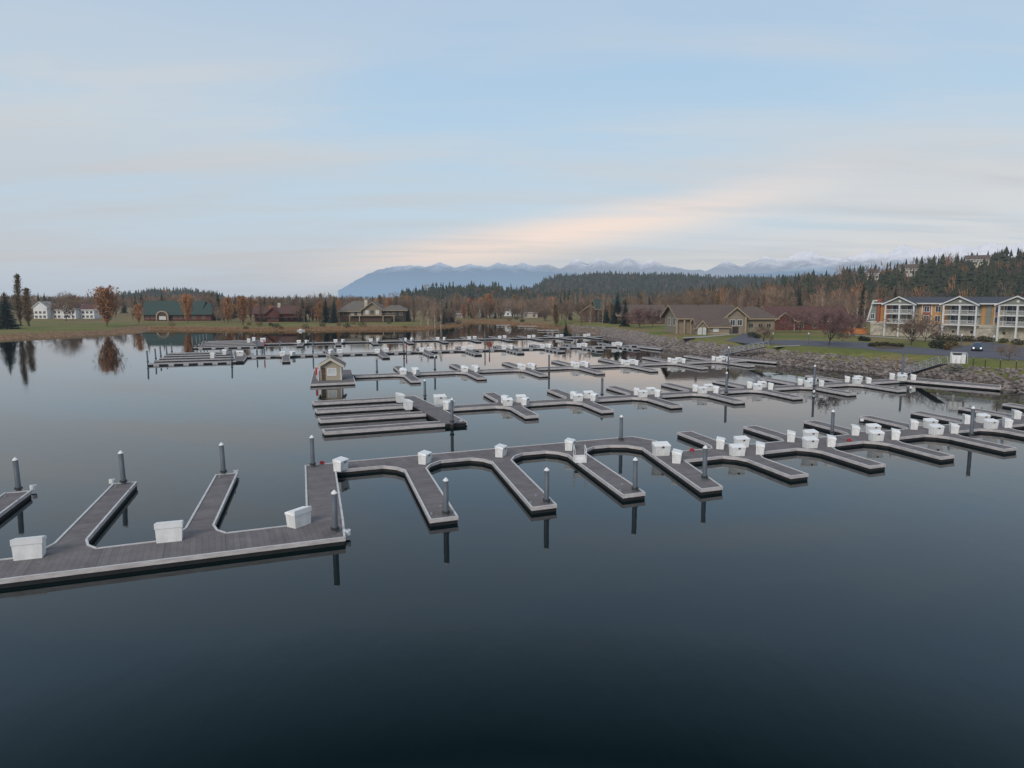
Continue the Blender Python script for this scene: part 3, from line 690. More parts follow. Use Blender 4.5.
def row(root, o, u0, u1, v0, v1, near, far, w=1.5, g=1.3, style='pale', ends=(True, True), skew=0):
    """near / far: lists of (root u, tip u, tip v)"""
    nl = sorted(near); fl = sorted(far)
    rims = []; cur = u0
    for ur, ut, vt in nl: rims.append([(cur, v0), (ur - w / 2 - g, v0)]); cur = ur + w / 2 + g
    rims.append([(cur, v0), (u1, v0)]); 
    if ends[1]: rims[-1] += [(u1, v1)]
    cur = u1
    fr = []
    for ur, ut, vt in reversed(fl): fr.append([(cur, v1), (ur + w / 2 + g * .45, v1)]); cur = ur - w / 2 - g * .45
    fr.append([(cur, v1), (u0, v1)])
    if ends[0]: fr[-1] += [(u0, v0)]
    rims = [r for r in rims + fr if abs(r[0][0] - r[1][0]) > .05 or len(r) > 2]
    dock_piece(root, 'walkway', [(u0, v0), (u1, v0), (u1, v1), (u0, v1)], rims, 'deck_x', o, style)
    for ve, lst in ((v0, nl), (v1, fl)):
        for ur, ut, vt in lst:
            gg = g if ve == v0 else g * .45; pl = finger_poly(ur, ve, ut, vt, w, gg); dock_piece(root, 'finger', pl, [pl], 'deck_y', o, style)

# --- front dock
fr, fo = dock_root('floating_dock', 6, 40, 'nearest floating dock, stepping from the left edge across to the right edge')
farL = [(-13.6, -12.2, 54.7), (-7.45, -5.95, 54.6), (-1.3, .6, 54.6)]
w_, g_ = 1.35, .9
rims = [[(-24, 37.75), (6.05, 37.25), (6.5, 40.4)]]
cur = 3.55
for ur, ut, vt in reversed(farL): rims.append([(cur, 40.4), (ur + w_ / 2 + g_, 40.4)]); cur = ur - w_ / 2 - g_
rims.append([(cur, 40.4), (-24, 40.4)])
dock_piece(fr, 'walkway', [(-24, 37.75), (6.05, 37.25), (6.5, 40.4), (-24, 40.4)], rims, 'deck_x', fo)
for ur, ut, vt in farL:
    pl = finger_poly(ur, 40.4, ut, vt, w_, g_); dock_piece(fr, 'finger', pl, [pl], 'deck_y', fo)
cpoly = [(3.55, 40.4), (6.5, 40.4), (8.05, 52.7), (8.3, 55.1), (6.25, 55.1), (4.75, 41.9)]
dock_piece(fr, 'walkway', cpoly, [[(6.5, 40.4), (8.05, 52.7)], [(8.3, 55.1), (6.25, 55.1), (4.75, 41.9), (3.55, 40.4)]], 'deck_y', fo)
# main run
MN = [(13.95, 12.0, 38.4), (21.0, 18.4, 38.3), (27.7, 25.0, 38.5)]
w_, g_ = 1.55, 1.5; va, vb = 52.7, 55.2
rims = []; cur = 8.05
for ur, ut, vt in MN: rims.append([(cur, va + .0), (ur - w_ / 2 - g_, va)]); cur = ur + w_ / 2 + g_
rims.append([(cur, va), (31.6, va)])
rims.append([(36.4, va), (35.6, vb), (8.3, vb)])
dock_piece(fr, 'walkway', [(8.05, va), (36.4, va), (35.6, vb), (8.3, vb)], rims, 'deck_x', fo)
for ur, ut, vt in MN:
    pl = finger_poly(ur, va, ut, vt, w_, g_, 2.0); dock_piece(fr, 'finger', pl, [pl], 'deck_y', fo)
dg = [(31.6, va), (33.0, 52.0), (33.65, 50.6), (29.8, 37.7), (31.45, 37.7), (33.95, 45.3), (34.75, 48.1), (36.4, va)]
dock_piece(fr, 'finger', dg, [dg[:6], dg[6:]], 'deck_y', fo)
# right run
NA = [(39.85 + 7.86 * i, 38.75 + 7.86 * i, 38.1) for i in range(7)]
FA = [(40.35 + 7.95 * i, 41.5 + 7.95 * i, 55.3) for i in range(7)]
w_, g_ = 1.5, 1.3; va, vb = 45.3, 48.1; ue = 92
rims = []; cur = 33.95
for ur, ut, vt in NA: rims.append([(cur, va), (ur - w_ / 2 - g_, va)]); cur = ur + w_ / 2 + g_
rims.append([(cur, va), (ue, va), (ue, vb)]); cur = ue
for ur, ut, vt in reversed(FA): rims.append([(cur, vb), (ur + w_ / 2 + g_ * .45, vb)]); cur = ur - w_ / 2 - g_ * .45
rims.append([(cur, vb), (34.75, vb)])
dock_piece(fr, 'walkway', [(33.95, va), (ue, va), (ue, vb), (34.75, vb)], rims, 'deck_x', fo)
for ve, lst in ((va, NA), (vb, FA)):
    for ur, ut, vt in lst:
        pl = finger_poly(ur, ve, ut, vt, w_, g_ if ve == va else g_ * .45); dock_piece(fr, 'finger', pl, [pl], 'deck_y', fo)

# --- second dock: comb pad at its left end
r2, o2 = dock_root('floating_dock', 24, 79, 'second floating dock, ending left in a pad of four parallel slips')
NB = [(33.2 + 9.55 * i, 32.0 + 9.55 * i, 69.8) for i in range(7)]
FB = [(33.4 + 9.6 * i, 34.6 + 9.6 * i, 89.5) for i in range(7)]
row(r2, o2, 24.4, 104, 78.0, 80.3, NB, FB, 1.5, 1.5, ends=(False, True))
dock_piece(r2, 'walkway', [(21.7, 68.6), (24.0, 68.6), (24.4, 78), (24.4, 90.6), (21.9, 90.6)], [[(24.0, 68.6), (24.4, 78)], [(24.4, 80.3), (24.4, 90.6), (21.9, 90.6)]], 'deck_y', o2)
for i, v in enumerate((68.7, 75.6, 82.3, 88.9)):
    ul = 9.7 + i * .55; pl = [(ul, v + .25), (21.7, v - .1), (21.7, v + 1.6), (ul, v + 1.65)]
    pl = [(ul, v), (21.68, v), (21.68, v + 1.6), (ul, v + 1.6)]
    dock_piece(r2, 'finger', pl, [[pl[2], pl[3], pl[0], pl[1]]], 'deck_x', o2)
# --- third dock
r3, o3 = dock_root('floating_dock', 20, 118, 'third floating dock, carrying the tan gate hut at its left end')
NC = [(30.6 + 11.1 * i, 29.3 + 11.1 * i, 107.6) for i in range(7)]
FC = [(31.0 + 11.2 * i, 32.6 + 11.2 * i, 133.0) for i in range(7)]
row(r3, o3, 21.82, 104, 118.0, 120.4, NC, FC, 1.5, 1.6, ends=(False, True))
pl = [(13.5, 109.3), (20.1, 109.3), (21.45, 118), (21.8, 120.4), (23.3, 130), (16.7, 130)]
dock_piece(r3, 'gate_platform', pl, [[(21.8, 120.4), (23.3, 130), (16.7, 130), (13.5, 109.3), (20.1, 109.3), (21.45, 118)]], 'deck_y', o3)
# --- fourth dock
r4, o4 = dock_root('floating_dock', 7, 170, 'fourth floating dock, with five close slips and dark piles at its left end')
ND = [(37.4 + 10.95 * i, 35.8 + 10.95 * i, 156) for i in range(7)]
ND = [(15.6, 14.2, 153.5)] + ND
FD = [(26.6, 26.8, 184)] + [(38 + 11 * i, 40 + 11 * i, 183.5) for i in range(7)]
row(r4, o4, 7.2, 110, 169.3, 171.7, ND, FD, 1.5, 1.6, 'tags', ends=(False, True))
dock_piece(r4, 'walkway', [(4.6, 157), (6.0, 157), (7.2, 169.3), (7.2, 188), (5.2, 188)], [[(6.0, 157), (7.2, 169.3)], [(7.2, 171.7), (7.2, 188), (5.2, 188)]], 'deck_y', o4, 'dark')
for i, v in enumerate((157, 164.4, 171.6, 178.8, 186)):
    ul = -11.6 + i * .55; pl = [(ul, v), (4.6 , v), (4.6, v + 1.7), (ul, v + 1.7)]
    dock_piece(r4, 'finger', pl, [[pl[2], pl[3], pl[0], pl[1]]], 'deck_x', o4, 'tags' if i == 0 else 'dark')
# --- fifth dock
r5, o5 = dock_root('floating_dock', 14, 218, 'farthest floating dock, a thin line below the far shore')
NE = [(24.5 + 10.6 * i, 22.6 + 10.6 * i, 204) for i in range(10)]
FE = [(24.5 + 10.6 * i, 26.0 + 10.6 * i, 230) for i in range(3, 9)]
row(r5, o5, 14.2, 126, 216.4, 218.8, NE, FE, 1.5, 1.5, 'dark', ends=(False, True))
dock_piece(r5, 'walkway', [(11.8, 206.5), (13.4, 206.5), (14.2, 216.4), (14.2, 238), (12, 238)], [[(13.4, 206.5), (14.2, 216.4)], [(14.2, 218.8), (14.2, 238), (12, 238)]], 'deck_y', o5, 'dark')
for i, v in enumerate((206.5, 214, 221.5, 229, 236)):
    ul = -4.3 + i * .5; pl = [(ul, v), (11.8, v), (11.8, v + 1.7), (ul, v + 1.7)]
    dock_piece(r5, 'finger', pl, [[pl[2], pl[3], pl[0], pl[1]]], 'deck_x', o5, 'tags' if i == 0 else 'dark')

# ------------------------------------------------------------------ dock boxes
def make_box():
    e = empty('dock_box', (0, 0, 0), 0, 'white dock box', 'dock box', 'white fibreglass dock boxes')
    b = MB()
    def tap(x0, x1, y0, y1, z0, z1, tx, ty0, ty1, k):
        b.add([(x0, y0, z0), (x1, y0, z0), (x1, y1, z0), (x0, y1, z0), (x0 - tx, y0 - ty0, z1), (x1 + tx, y0 - ty0, z1), (x1 + tx, y1 + ty1, z1), (x0 - tx, y1 + ty1, z1)],
              [(0, 3, 2, 1), (4, 5, 6, 7), (0, 1, 5, 4), (1, 2, 6, 5), (2, 3, 7, 6), (3, 0, 4, 7)], k)
    tap(-.60, .60, -.33, .36, 0, .76, .04, .07, .0, 'boxwhite'); b.build('body', e)
    b = MB()
    x, y0, y1 = .67, -.43, .39
    b.add([(-x, y0, .76), (x, y0, .76), (x, y1, .76), (-x, y1, .76), (-x, y0, .88), (x, y0, .88), (x, y1, 1.06), (-x, y1, 1.06), (-x + .05, y0 + .12, .94), (x - .05, y0 + .12, .94)],
          [(0, 3, 2, 1), (0, 1, 5, 4), (2, 3, 7, 6), (1, 2, 6, 9, 5), (3, 0, 4, 8, 7), (4, 5, 9, 8), (8, 9, 6, 7)], 'boxlid'); b.build('lid', e)
    b = MB(); b.box(-.09, .09, -.485, -.42, .68, .80, 'latch'); b.build('latch', e)
    return e
BOX0 = make_box(); used = [False]
def box_at(x, y, rz, label, s=1.0):
    if not used[0]:
        BOX0.location = (x, y, DZ); BOX0.rotation_euler = (0, 0, rz); BOX0['label'] = label; BOX0.scale = (s, s, s); used[0] = True; return BOX0
    return dup(BOX0, (x, y, DZ), rz, label, scale=(s, s, s))
# front left, one by one
for px, py, rz, s, lab in [
    (30, 557, R(200), 1.0, 'white dock box at the far left of the nearest dock'),
    (170, 540, R(200), 1.0, 'white dock box between the two leftmost visible fingers of the nearest dock'),
    (299, 525, R(240), .95, 'white dock box in the inner corner below the red bundle'),
    (341, 470, R(72), .86, 'white dock box at the top corner of the nearest dock connector'),
    (425, 463, R(72), .86, 'white dock box at the root of the first near side finger'),
    (501, 456, R(72), .86, 'white dock box at the root of the second near side finger'),
    (570, 449.5, R(72), .86, 'white dock box at the root of the third near side finger'),
    (661, 455, R(10), 1.0, 'wide white dock box on the diagonal finger, behind its neighbour'),
    (677, 462, R(72), .9, 'white dock box on the diagonal finger where the right run starts'),
    (400, 402, R(110), 1.1, 'white dock box on the slip pad, farther of the pair'),
    (408, 409, R(110), 1.1, 'white dock box on the slip pad, nearer of the pair'),
    (440, 404, R(20), 1.1, 'white dock box at the top right of the slip pad'),
    (449, 409, R(60), 1.0, 'white dock box right of the slip pad beside the tall pile'),
    (213, 358, R(100), 1.15, 'white dock box among the five left slips of the fourth dock'),
    (225, 354.5, R(100), 1.15, 'white dock box at the back of the five left slips'),
    (240, 356, R(20), 1.15, 'white dock box where the fourth dock leaves its five slips'),
    (249, 342.5, R(100), 1.15, 'white dock box among the left slips of the farthest dock, nearer one'),
    (254, 341, R(100), 1.15, 'white dock box among the left slips of the farthest dock, farther one'),
    (263, 342, R(20), 1.15, 'white dock box where the farthest dock leaves its slips'),
]:
    x, y = at(px, py, DZ); box_at(x, y, rz, lab, s)
POS4 = [(-.75, .35, 0, 'near left'), (1.5, .2, 58, 'near right'), (-1.0, -.45, 58, 'far left'), (1.0, -.75, 4, 'far right')]
def cluster(uj, va, vb, name, dock, which=(0, 1, 2, 3), s=1.0):
    for q in which:
        du, dv, ro, nm = POS4[q]
        u = uj + du + (0 if q < 2 else .9); v = (va if q < 2 else vb) + dv + (-.55 if q < 2 else .3)
        x, y = l2w(u, v); box_at(x, y, A23 - R(12) + R(ro) + random.uniform(-.06, .06), 'white dock box, %s at the %s junction of the %s' % (nm, name, dock), s)
for i in range(7): cluster(NA[i][0], 45.3, 48.1, ORD[i], 'nearest dock right run', s=.87)
for i in range(7): cluster(NB[i][0], 78.0, 80.3, ORD[i], 'second dock', s=.88)
for i in range(7): cluster(NC[i][0], 118.0, 120.4, ORD[i], 'third dock', s=.88)
cluster(ND[0][0], 169.3, 171.7, 'first', 'fourth dock', (0, 1), .9)
cluster(26.2, 169.3, 171.7, 'second', 'fourth dock', (2, 3), .9)
for i in range(1, 8): cluster(ND[i][0], 169.3, 171.7, ORD[i + 1], 'fourth dock', (0, 3) if i < 4 else (0, 1, 3), .9)
for i in range(10): cluster(NE[i][0], 216.4, 218.8, ORD[i], 'farthest dock', (0, 1) if i < 5 else (0, 3), .85)
x, y = l2w(97.5, 80.5)
cluster(100.2, 78.0, 80.3, 'last', 'second dock', s=.95)

# ------------------------------------------------------------------ piles
def make_pile():
    e = empty('mooring_pile', (0, 0, 0), 0, '', 'pile', 'grey steel mooring piles')
    b = MB(); n = 14
    rings = [(-1.5, .16), (.25, .16), (.3, .162), (2.32, .158)]
    vs = [(r * math.cos(6.2832 * i / n), r * math.sin(6.2832 * i / n), z) for z, r in rings for i in range(n)]
    fs = [(j * n + i, j * n + (i + 1) % n, (j + 1) * n + (i + 1) % n, (j + 1) * n + i) for j in range(3) for i in range(n)] + [tuple(range(3 * n, 4 * n))]
    b.add(vs, fs, 'steel'); b.build('shaft', e, True)
    b = MB(); rings = [(-.4, .168), (.22, .168), (.30, .163)]
    vs = [(r * math.cos(6.2832 * i / n), r * math.sin(6.2832 * i / n), z) for z, r in rings for i in range(n)]
    b.add(vs, [(j * n + i, j * n + (i + 1) % n, (j + 1) * n + (i + 1) % n, (j + 1) * n + i) for j in range(2) for i in range(n)], 'algae'); b.build('waterline_growth', e, True)
    b = MB(); rings = [(2.33, .168), (2.38, .172), (2.39, .16), (2.52, .03)]
    vs = [(r * math.cos(6.2832 * i / n), r * math.sin(6.2832 * i / n), z) for z, r in rings for i in range(n)]
    b.add(vs, [(j * n + i, j * n + (i + 1) % n, (j + 1) * n + (i + 1) % n, (j + 1) * n + i) for j in range(3) for i in range(n)] + [tuple(range(3 * n, 4 * n))], 'cap'); b.build('cap', e, True)
    b = MB(); b.strip([(.24 * math.cos(t * 6.2832 / 10), -.24 * math.sin(t * 6.2832 / 10)) for t in range(10)], .50, .62, .0, 'bumper_dark', inset=-.06, closed=True); b.build('pile_guide', e)
    return e
P0 = make_pile(); pu = [False]
def pile(px, pb, ptop, lab, cap=True):
    zb = DZ if cap else 0; x, y = at(px, pb, zb); d = y * cp + (CZ - zb) * sp; h = max(1.9, zb + (pb - ptop) * d / F); zs = h / 2.56
    if not pu[0]:
        o = P0; o.location = (x, y, 0); o['label'] = lab; o.scale = (1, 1, zs); pu[0] = True
    else: o = dup(P0, (x, y, 0), 0, lab, scale=(1, 1, zs))
    o.rotation_euler = (random.uniform(-.008, .008), random.uniform(-.008, .008) - (.03 if px < 240 else 0), random.random())
    if 'dark' in lab:
        for c in list(o.children):
            if c.name.startswith('cap'): c.data = c.data.copy(); c.data.materials[0] = M['steel']
    return o
for px, pb, pt, lab in [
    (19, 491, 456, 'steel pile at the leftmost finger, cut by the left edge'), (124, 484, 449, 'white capped pile at the end of the second finger from the left'),
    (224, 474, 441, 'white capped pile at the end of the third finger from the left'), (313, 467, 434, 'white capped pile at the top of the connector, by the red bundle'),
    (335, 532, 488, 'white capped pile at the lower corner where the connector starts'), (446, 515, 476, 'white capped pile on the first near side finger'),
    (546.5, 503, 466, 'white capped pile on the second near side finger'), (635, 491, 456, 'white capped pile on the third near side finger'),
    (704.5, 480, 444, 'white capped pile on the tip of the diagonal finger'), (621, 441, 414, 'white capped pile at the bend behind the diagonal finger'),
    (832, 434, 409, 'white capped pile behind the second cluster of the right run'), (971, 438, 405, 'white capped pile among the boxes near the right edge'),
    (452, 424, 397, 'pile at the lower right corner of the slip pad'), (425, 397, 379, 'pile at the upper right corner of the slip pad'),
    (602, 396, 377, 'dark pile behind a finger of the second dock, mid picture'), (726, 395, 371, 'pile on the second dock below the clubhouse'),
    (814, 389, 364, 'pile on the second dock below the stone bank'),
    (377, 373, 359, 'dark pile on the third dock just right of the gate hut'), (435, 371, 355, 'white capped pile on the third dock below the birches'),
    (549, 372, 354, 'dark pile on the third dock at mid picture'), (728, 369, 346, 'pile at the right end of the third dock'),
    (902, 380, 352, 'dark tall pile beside the right hand gangway'),
    (232, 362, 349, 'dark pile at the corner of the five left slips'), (313, 353, 340, 'dark pile on the fourth dock left of the hut roof'),
    (404, 353, 337, 'dark pile on the fourth dock below the stone lodge'), (485, 347, 331, 'dark pile left of the red marked post'),
    (148, 363, 350, 'first dark pile of five at the left slips, nearest'), (156, 359.5, 348, 'second dark pile of five at the left slips'),
    (161, 357, 346, 'third dark pile of five at the left slips'), (167, 355, 344, 'fourth dark pile of five at the left slips'), (172, 352.5, 342.5, 'fifth dark pile of five at the left slips, farthest'),
    (193, 347.5, 336, 'first dark pile at the slips of the farthest dock'), (197, 346, 335, 'second dark pile at the slips of the farthest dock'), (200.5, 344.5, 334.5, 'third dark pile at the slips of the farthest dock'), (204, 343.5, 333.5, 'fourth dark pile at the slips of the farthest dock'), (207, 342, 333, 'fifth dark pile at the slips of the farthest dock'),
    (257, 353, 341, 'dark pile left of the box on the fourth dock knob'), (280, 349, 340, 'dark pile of the farthest dock left of the gate hut'),
]: pile(px, pb, pt, lab)
# red marked posts
for px, pb, pt, lab in [(264.5, 354, 340, 'red and dark marker post on the fourth dock at left'), (489.5, 352, 342, 'red marker post on the fourth dock at mid picture'), (406.5, 354, 344, 'thin red marker post below the stone lodge')]:
    x, y = at(px, pb, 0); h = (pb - pt) * y / F; e = empty('marker_post', (x, y, 0), 0, lab, 'post', 'red marker posts')
    b = MB(); b.tube((0, 0, -1), (0, 0, h * .55), .12, .12, 'steel', 8); b.build('shaft', e)
    b = MB(); b.tube((0, 0, h * .56), (0, 0, h), .16, .14, 'red', 8); b.build('sleeve', e)

# ------------------------------------------------------------------ small things on the docks
for px, py, lab in [(322, 464, 'small red bundle on the dock beside a pile at the connector'), (692, 451, 'small red bundle on the dock right of the diagonal finger boxes'), (849, 441, 'small red patch of hose on the dock between two clusters')]:
    x, y = at(px, py, DZ); b = MB()
    for q in range(3):
        rr_ = .19 - .04 * q; pts = [(rr_ * math.cos(t * .6283), rr_ * .8 * math.sin(t * .6283), .05 + .07 * q) for t in range(11)]
        for a, c_ in zip(pts[:-1], pts[1:]): b.tube(a, c_, .045, .045, 'red', 5, False)
    tag(b.build('hose_coil', loc=(x, y, DZ)), lab, 'hose', 'small red coils on the docks')
x, y = at(580, 462, DZ); e = empty('boarding_step', (x, y, DZ), A23 - R(15), 'white boarding step with two thin rails on the third near side finger', 'steps')
b = MB(); b.box(-.45, .45, -.28, 0, 0, .24, 'boxwhite'); b.box(-.45, .45, .002, .3, 0, .5, 'boxwhite'); b.build('step', e)
b = MB()
for sx_ in (-.45, .45):
    b.tube((sx_, -.25, 0), (sx_, -.25, 1.0), .025, .025, 'white_paint', 6); b.tube((sx_, .3, 0), (sx_, .3, 1.3), .025, .025, 'white_paint', 6); b.tube((sx_, -.25, 1.0), (sx_, .3, 1.3), .025, .025, 'white_paint', 6)
b.build('handrail', e)
# cleats on near fingers (small metal horns)
def cleat(u, v, lab):
    x, y = l2w(u, v); b = MB(); b.box(-.05, .05, -.05, .05, 0, .07, 'alu'); b.tube((-.16, 0, .09), (.16, 0, .09), .022, .022, 'alu', 6)
    return tag(b.build('mooring_cleat', loc=(x, y, DZ + .0), rot=A23 + R(90)), lab, 'cleat', 'cleats on the nearest dock')
for i, (ur, ut, vt) in enumerate(farL + MN):
    cleat(ut - .48, vt + (-.9 if vt > 50 else .9), 'metal cleat, left edge at the tip of the %s front finger from the left' % ORD[i])
    cleat(ut + .48, vt + (-2.2 if vt > 50 else 2.2), 'metal cleat, right edge near the tip of the %s front finger from left' % ORD[i])
# corner bumpers (white wheel-like caps) at finger tips seen in the photo
def corner(px, py, lab):
    x, y = at(px, py, DZ); b = MB(); n = 12
    b.tube((0, 0, -.22), (0, 0, .06), .20, .20, 'cap', n); b.tube((0, 0, .061), (0, 0, .10), .12, .08, 'alu', 8)
    tag(b.build('corner_wheel', loc=(x, y, DZ)), lab, 'dock wheel', 'white corner wheels on the docks')
for px, py, lab in [(33, 486, 'white corner wheel on the leftmost finger tip'), (112, 480, 'white corner wheel left of the pile on the second finger'), (236, 471, 'white corner wheel right of the pile on the third finger'),
                    (347, 531, 'white corner wheel at the lower right corner of the connector'), (461, 421, 'white corner wheel on the corner of the slip pad'), (862, 419, 'white corner wheel on the far tip beyond the second cluster')]: corner(px, py, lab)

# ------------------------------------------------------------------ building kit
def part(root, name, fn, label=None, loc=None):
    b = MB(); fn(b); o = b.build(name, root)
    if label: o['label'] = label
    return o
def wing(root, x0, x1, y0, y1, z0, z1, rh, axis, wk, rk, ov=.6, trim='white_paint', hip=0, th=.22):
    def walls(b):
        b.box(x0, x1, y0, y1, z0, z1, wk)
        if axis == 'x' and not hip:
            m = (y0 + y1) / 2
            for x in (x0, x1 - .15): b.add([(x, y0, z1), (x + .15, y0, z1), (x + .15, y1, z1), (x, y1, z1), (x, m, z1 + rh), (x + .15, m, z1 + rh)], [(0, 3, 4), (1, 5, 2), (0, 4, 5, 1), (3, 2, 5, 4)], wk)
        elif not hip:
            m = (x0 + x1) / 2
            for y in (y0, y1 - .15): b.add([(x0, y, z1), (x0, y + .15, z1), (x1, y + .15, z1), (x1, y, z1), (m, y, z1 + rh), (m, y + .15, z1 + rh)], [(0, 3, 4), (1, 5, 2), (0, 4, 5, 1), (3, 2, 5, 4)], wk)
    part(root, 'wall', walls)
    if axis == 'x': a0, a1, b0, b1 = x0 - ov, x1 + ov, y0 - ov, y1 + ov
    else: a0, a1, b0, b1 = y0 - ov, y1 + ov, x0 - ov, x1 + ov
    sl = rh / ((b1 - b0) / 2 - ov); zl = z1 - sl * ov; bm = (b0 + b1) / 2; zr = z1 + rh
    P = (lambda a, b_, z: (a, b_, z)) if axis == 'x' else (lambda a, b_, z: (b_, a, z))
    def roof(b):
        vs = []
        h0, h1 = a0 + hip, a1 - hip
        for dz in (.05, .05 + th):
            vs += [P(a0, b0, zl + dz), P(a1, b0, zl + dz), P(a1, b1, zl + dz), P(a0, b1, zl + dz), P(h0, bm, zr + dz), P(h1, bm, zr + dz)]
        fs = [(6, 7, 11, 10), (8, 9, 10, 11), (7, 8, 11), (9, 6, 10), (0, 4, 5, 1), (2, 5, 4, 3), (0, 1, 7, 6), (2, 3, 9, 8), (1, 5, 2), (0, 3, 4), (1, 2, 8, 7), (3, 0, 6, 9)]
        if not hip: fs = [(6, 7, 11, 10), (8, 9, 10, 11), (0, 4, 5, 1), (2, 5, 4, 3), (0, 1, 7, 6), (2, 3, 9, 8), (1, 5, 11, 7), (5, 2, 8, 11), (0, 6, 10, 4), (4, 10, 9, 3)]
        b.add(vs, fs, rk)
    r = part(root, 'roof', roof)
    if trim:
        if not hip:
            for a in (a0 - .08, a1 + .02):
                def tr(b):
                    for s in (b0, b1):
                        q = [P(a, s, zl - .12), P(a + .06, s, zl - .12), P(a + .06, s, zl + th + .09), P(a, s, zl + th + .09), P(a, bm, zr - .12), P(a + .06, bm, zr - .12), P(a + .06, bm, zr + th + .09), P(a, bm, zr + th + .09)]
                        b.add(q, [(0, 1, 5, 4), (2, 3, 7, 6), (0, 4, 7, 3), (1, 2, 6, 5), (0, 3, 2, 1), (4, 5, 6, 7)], trim)
                part(r, 'bargeboard', tr)
        for s, d in ((b0, -.06), (b1, .02)):
            def tr(b):
                p_ = P(a0, s + d, zl - .1); q_ = P(a1, s + d + .04, zl + .2)
                b.box(min(p_[0], q_[0]), max(p_[0], q_[0]), min(p_[1], q_[1]), max(p_[1], q_[1]), zl - .1, zl + .2, trim)
            part(r, 'fascia', tr)
    return r
def window(root, x, y, z, w, h, face='front', fk='white_paint', gk='glass', nm=2):
    """face front = wall at y facing -y; left = wall at x facing -x"""
    def pos(a0, a1, d0, d1, z0, z1):
        if face == 'front': return (x + a0, x + a1, y - d1, y - d0, z0, z1)
        return (x - d1, x - d0, y + a0, y + a1, z0, z1)
    t = .12
    def fr_(b):
        b.box(*pos(-w / 2 - t, w / 2 + t, .003, .08, z - t, z), fk); b.box(*pos(-w / 2 - t, w / 2 + t, .003, .08, z + h, z + h + t), fk)
        b.box(*pos(-w / 2 - t, -w / 2, .003, .08, z, z + h), fk); b.box(*pos(w / 2, w / 2 + t, .003, .08, z, z + h), fk)
        for i in range(1, nm): a = -w / 2 + w * i / nm; b.box(*pos(a - .04, a + .04, .003, .07, z, z + h), fk)
    f = part(root, 'window', fr_)
    part(f, 'pane', lambda b: b.box(*pos(-w / 2, w / 2, .002, .035, z, z + h), gk))
def door(root, x, y, z, w=1.0, h=2.1, k='darkwood'):
    d = part(root, 'door', lambda b: b.box(x - w / 2, x + w / 2, y - .07, y - .003, z, z + h, k))
    part(d, 'handle', lambda b: b.box(x + w / 2 - .18, x + w / 2 - .12, y - .12, y - .072, z + .95, z + 1.1, 'alu'))
def bld(name, px, py, z, rot, label, cat='house', group=None):
    x, y = at(px, py, z); return empty(name, (x, y, z), R(rot), label, cat, group)
def posts(root, xs, y, z0, z1, r=.18, k='timber', nm='post'):
    for x in xs: part(root, nm, lambda b: b.box(x - r, x + r, y - r, y + r, z0, z1, k))

# gate hut on the third dock
x, y = at(331, 380.5, DZ); h = empty('gate_hut', (x, y, DZ), R(10), 'tan gabled hut with a white window standing on the floating platform', 'hut')
wing(h, -1.6, 1.6, .3, 4.6, 0, 2.35, .95, 'y', 'hut', 'roof_grey', .45, 'cream')
window(h, .15, .3, .85, 1.2, .95, gk='glass_pale')
door(h, -1.15, .3, 0, .6, 2.0, 'brown')
posts(h, (-1.95,), .1, 0, 2.3, .07, 'white_paint'); 
part(h, 'corner_board', lambda b: (b.box(1.5, 1.62, .18, .296, 0, 2.3, 'white_paint')))
o = part(h, 'sign_board', lambda b: b.box(1.62, 1.70, .5, 1.3, .5, 1.7, 'white_paint'))
x2, y2 = at(317, 379, DZ); e = empty('fire_extinguisher_post', (x2, y2, DZ), 0, 'red extinguisher box on a white post left of the hut door', 'extinguisher')
b = MB(); b.box(-.05, .05, -.05, .05, 0, 2.1, 'white_paint'); b.build('post', e)
b = MB(); b.box(-.18, .18, -.2, -.052, .7, 1.9, 'red'); b.build('cabinet', e)

# tan clubhouse
x, y = at(660, 333, 3); cl = empty('clubhouse', (x + 3.3, y - 5, 2.9), R(6), 'long tan clubhouse with brown shingle roof and timber gables', 'building')
wing(cl, 1.2, 19, 0, 13, 0, 5.1, 3.3, 'x', 'tan', 'roof_brown', 1.2, 'timber')
wing(cl, 15.0, 21.2, -1.5, 9.5, 0, 5.3, 2.5, 'y', 'tan', 'roof_brown', .9, 'timber')
wing(cl, 21.2, 31.5, .8, 12, 0, 4.9, 2.9, 'x', 'tan', 'roof_brown', 1.0, 'timber', hip=4.5)
wing(cl, 5.0, 14.6, -5.5, -.25, 0, 2.5, 2.0, 'x', 'tan', 'roof_brown', .5, 'timber', hip=0)
wing(cl, 4.2, 7.0, -7.2, -5.55, 0, 2.4, 1.6, 'y', 'tan', 'roof_brown', .5, 'timber')
posts(cl, (15.2, 21.0), -2.0, 0, 5.2, .24); posts(cl, (.3, 2.6, 4.6), -.9, 0, 4.6, .2)
window(cl, 17.2, -1.5, 2.6, 1.4, 1.6); window(cl, 19.4, -1.5, 2.6, 1.4, 1.6); window(cl, 10.5, -5.5, 1.0, 1.4, 1.0, gk='glass_pale')
door(cl, 18.2, -1.5, 0, 1.8, 2.2); window(cl, 5.0, -7.2, .3, .9, 1.8, gk='glass_pale', nm=1); window(cl, 6.4, -7.2, .3, .7, 1.8, gk='glass_pale', nm=1)
window(cl, 1.2, 4, 2.4, 2, 2.2, 'left'); window(cl, 1.2, 8.5, 2.4, 2, 2.2, 'left')
for wx in (24, 27, 29.6): window(cl, wx, .8, 1.8, 1.3, 1.2, fk='timber')
part(cl, 'roof_vent', lambda b: b.box(9, 9.6, 6, 6.6, 8.4, 9.3, 'brown'))
part(cl, 'lower_band', lambda b: b.box(7.1, 14.7, -5.62, -5.505, 0, .5, 'timber'))

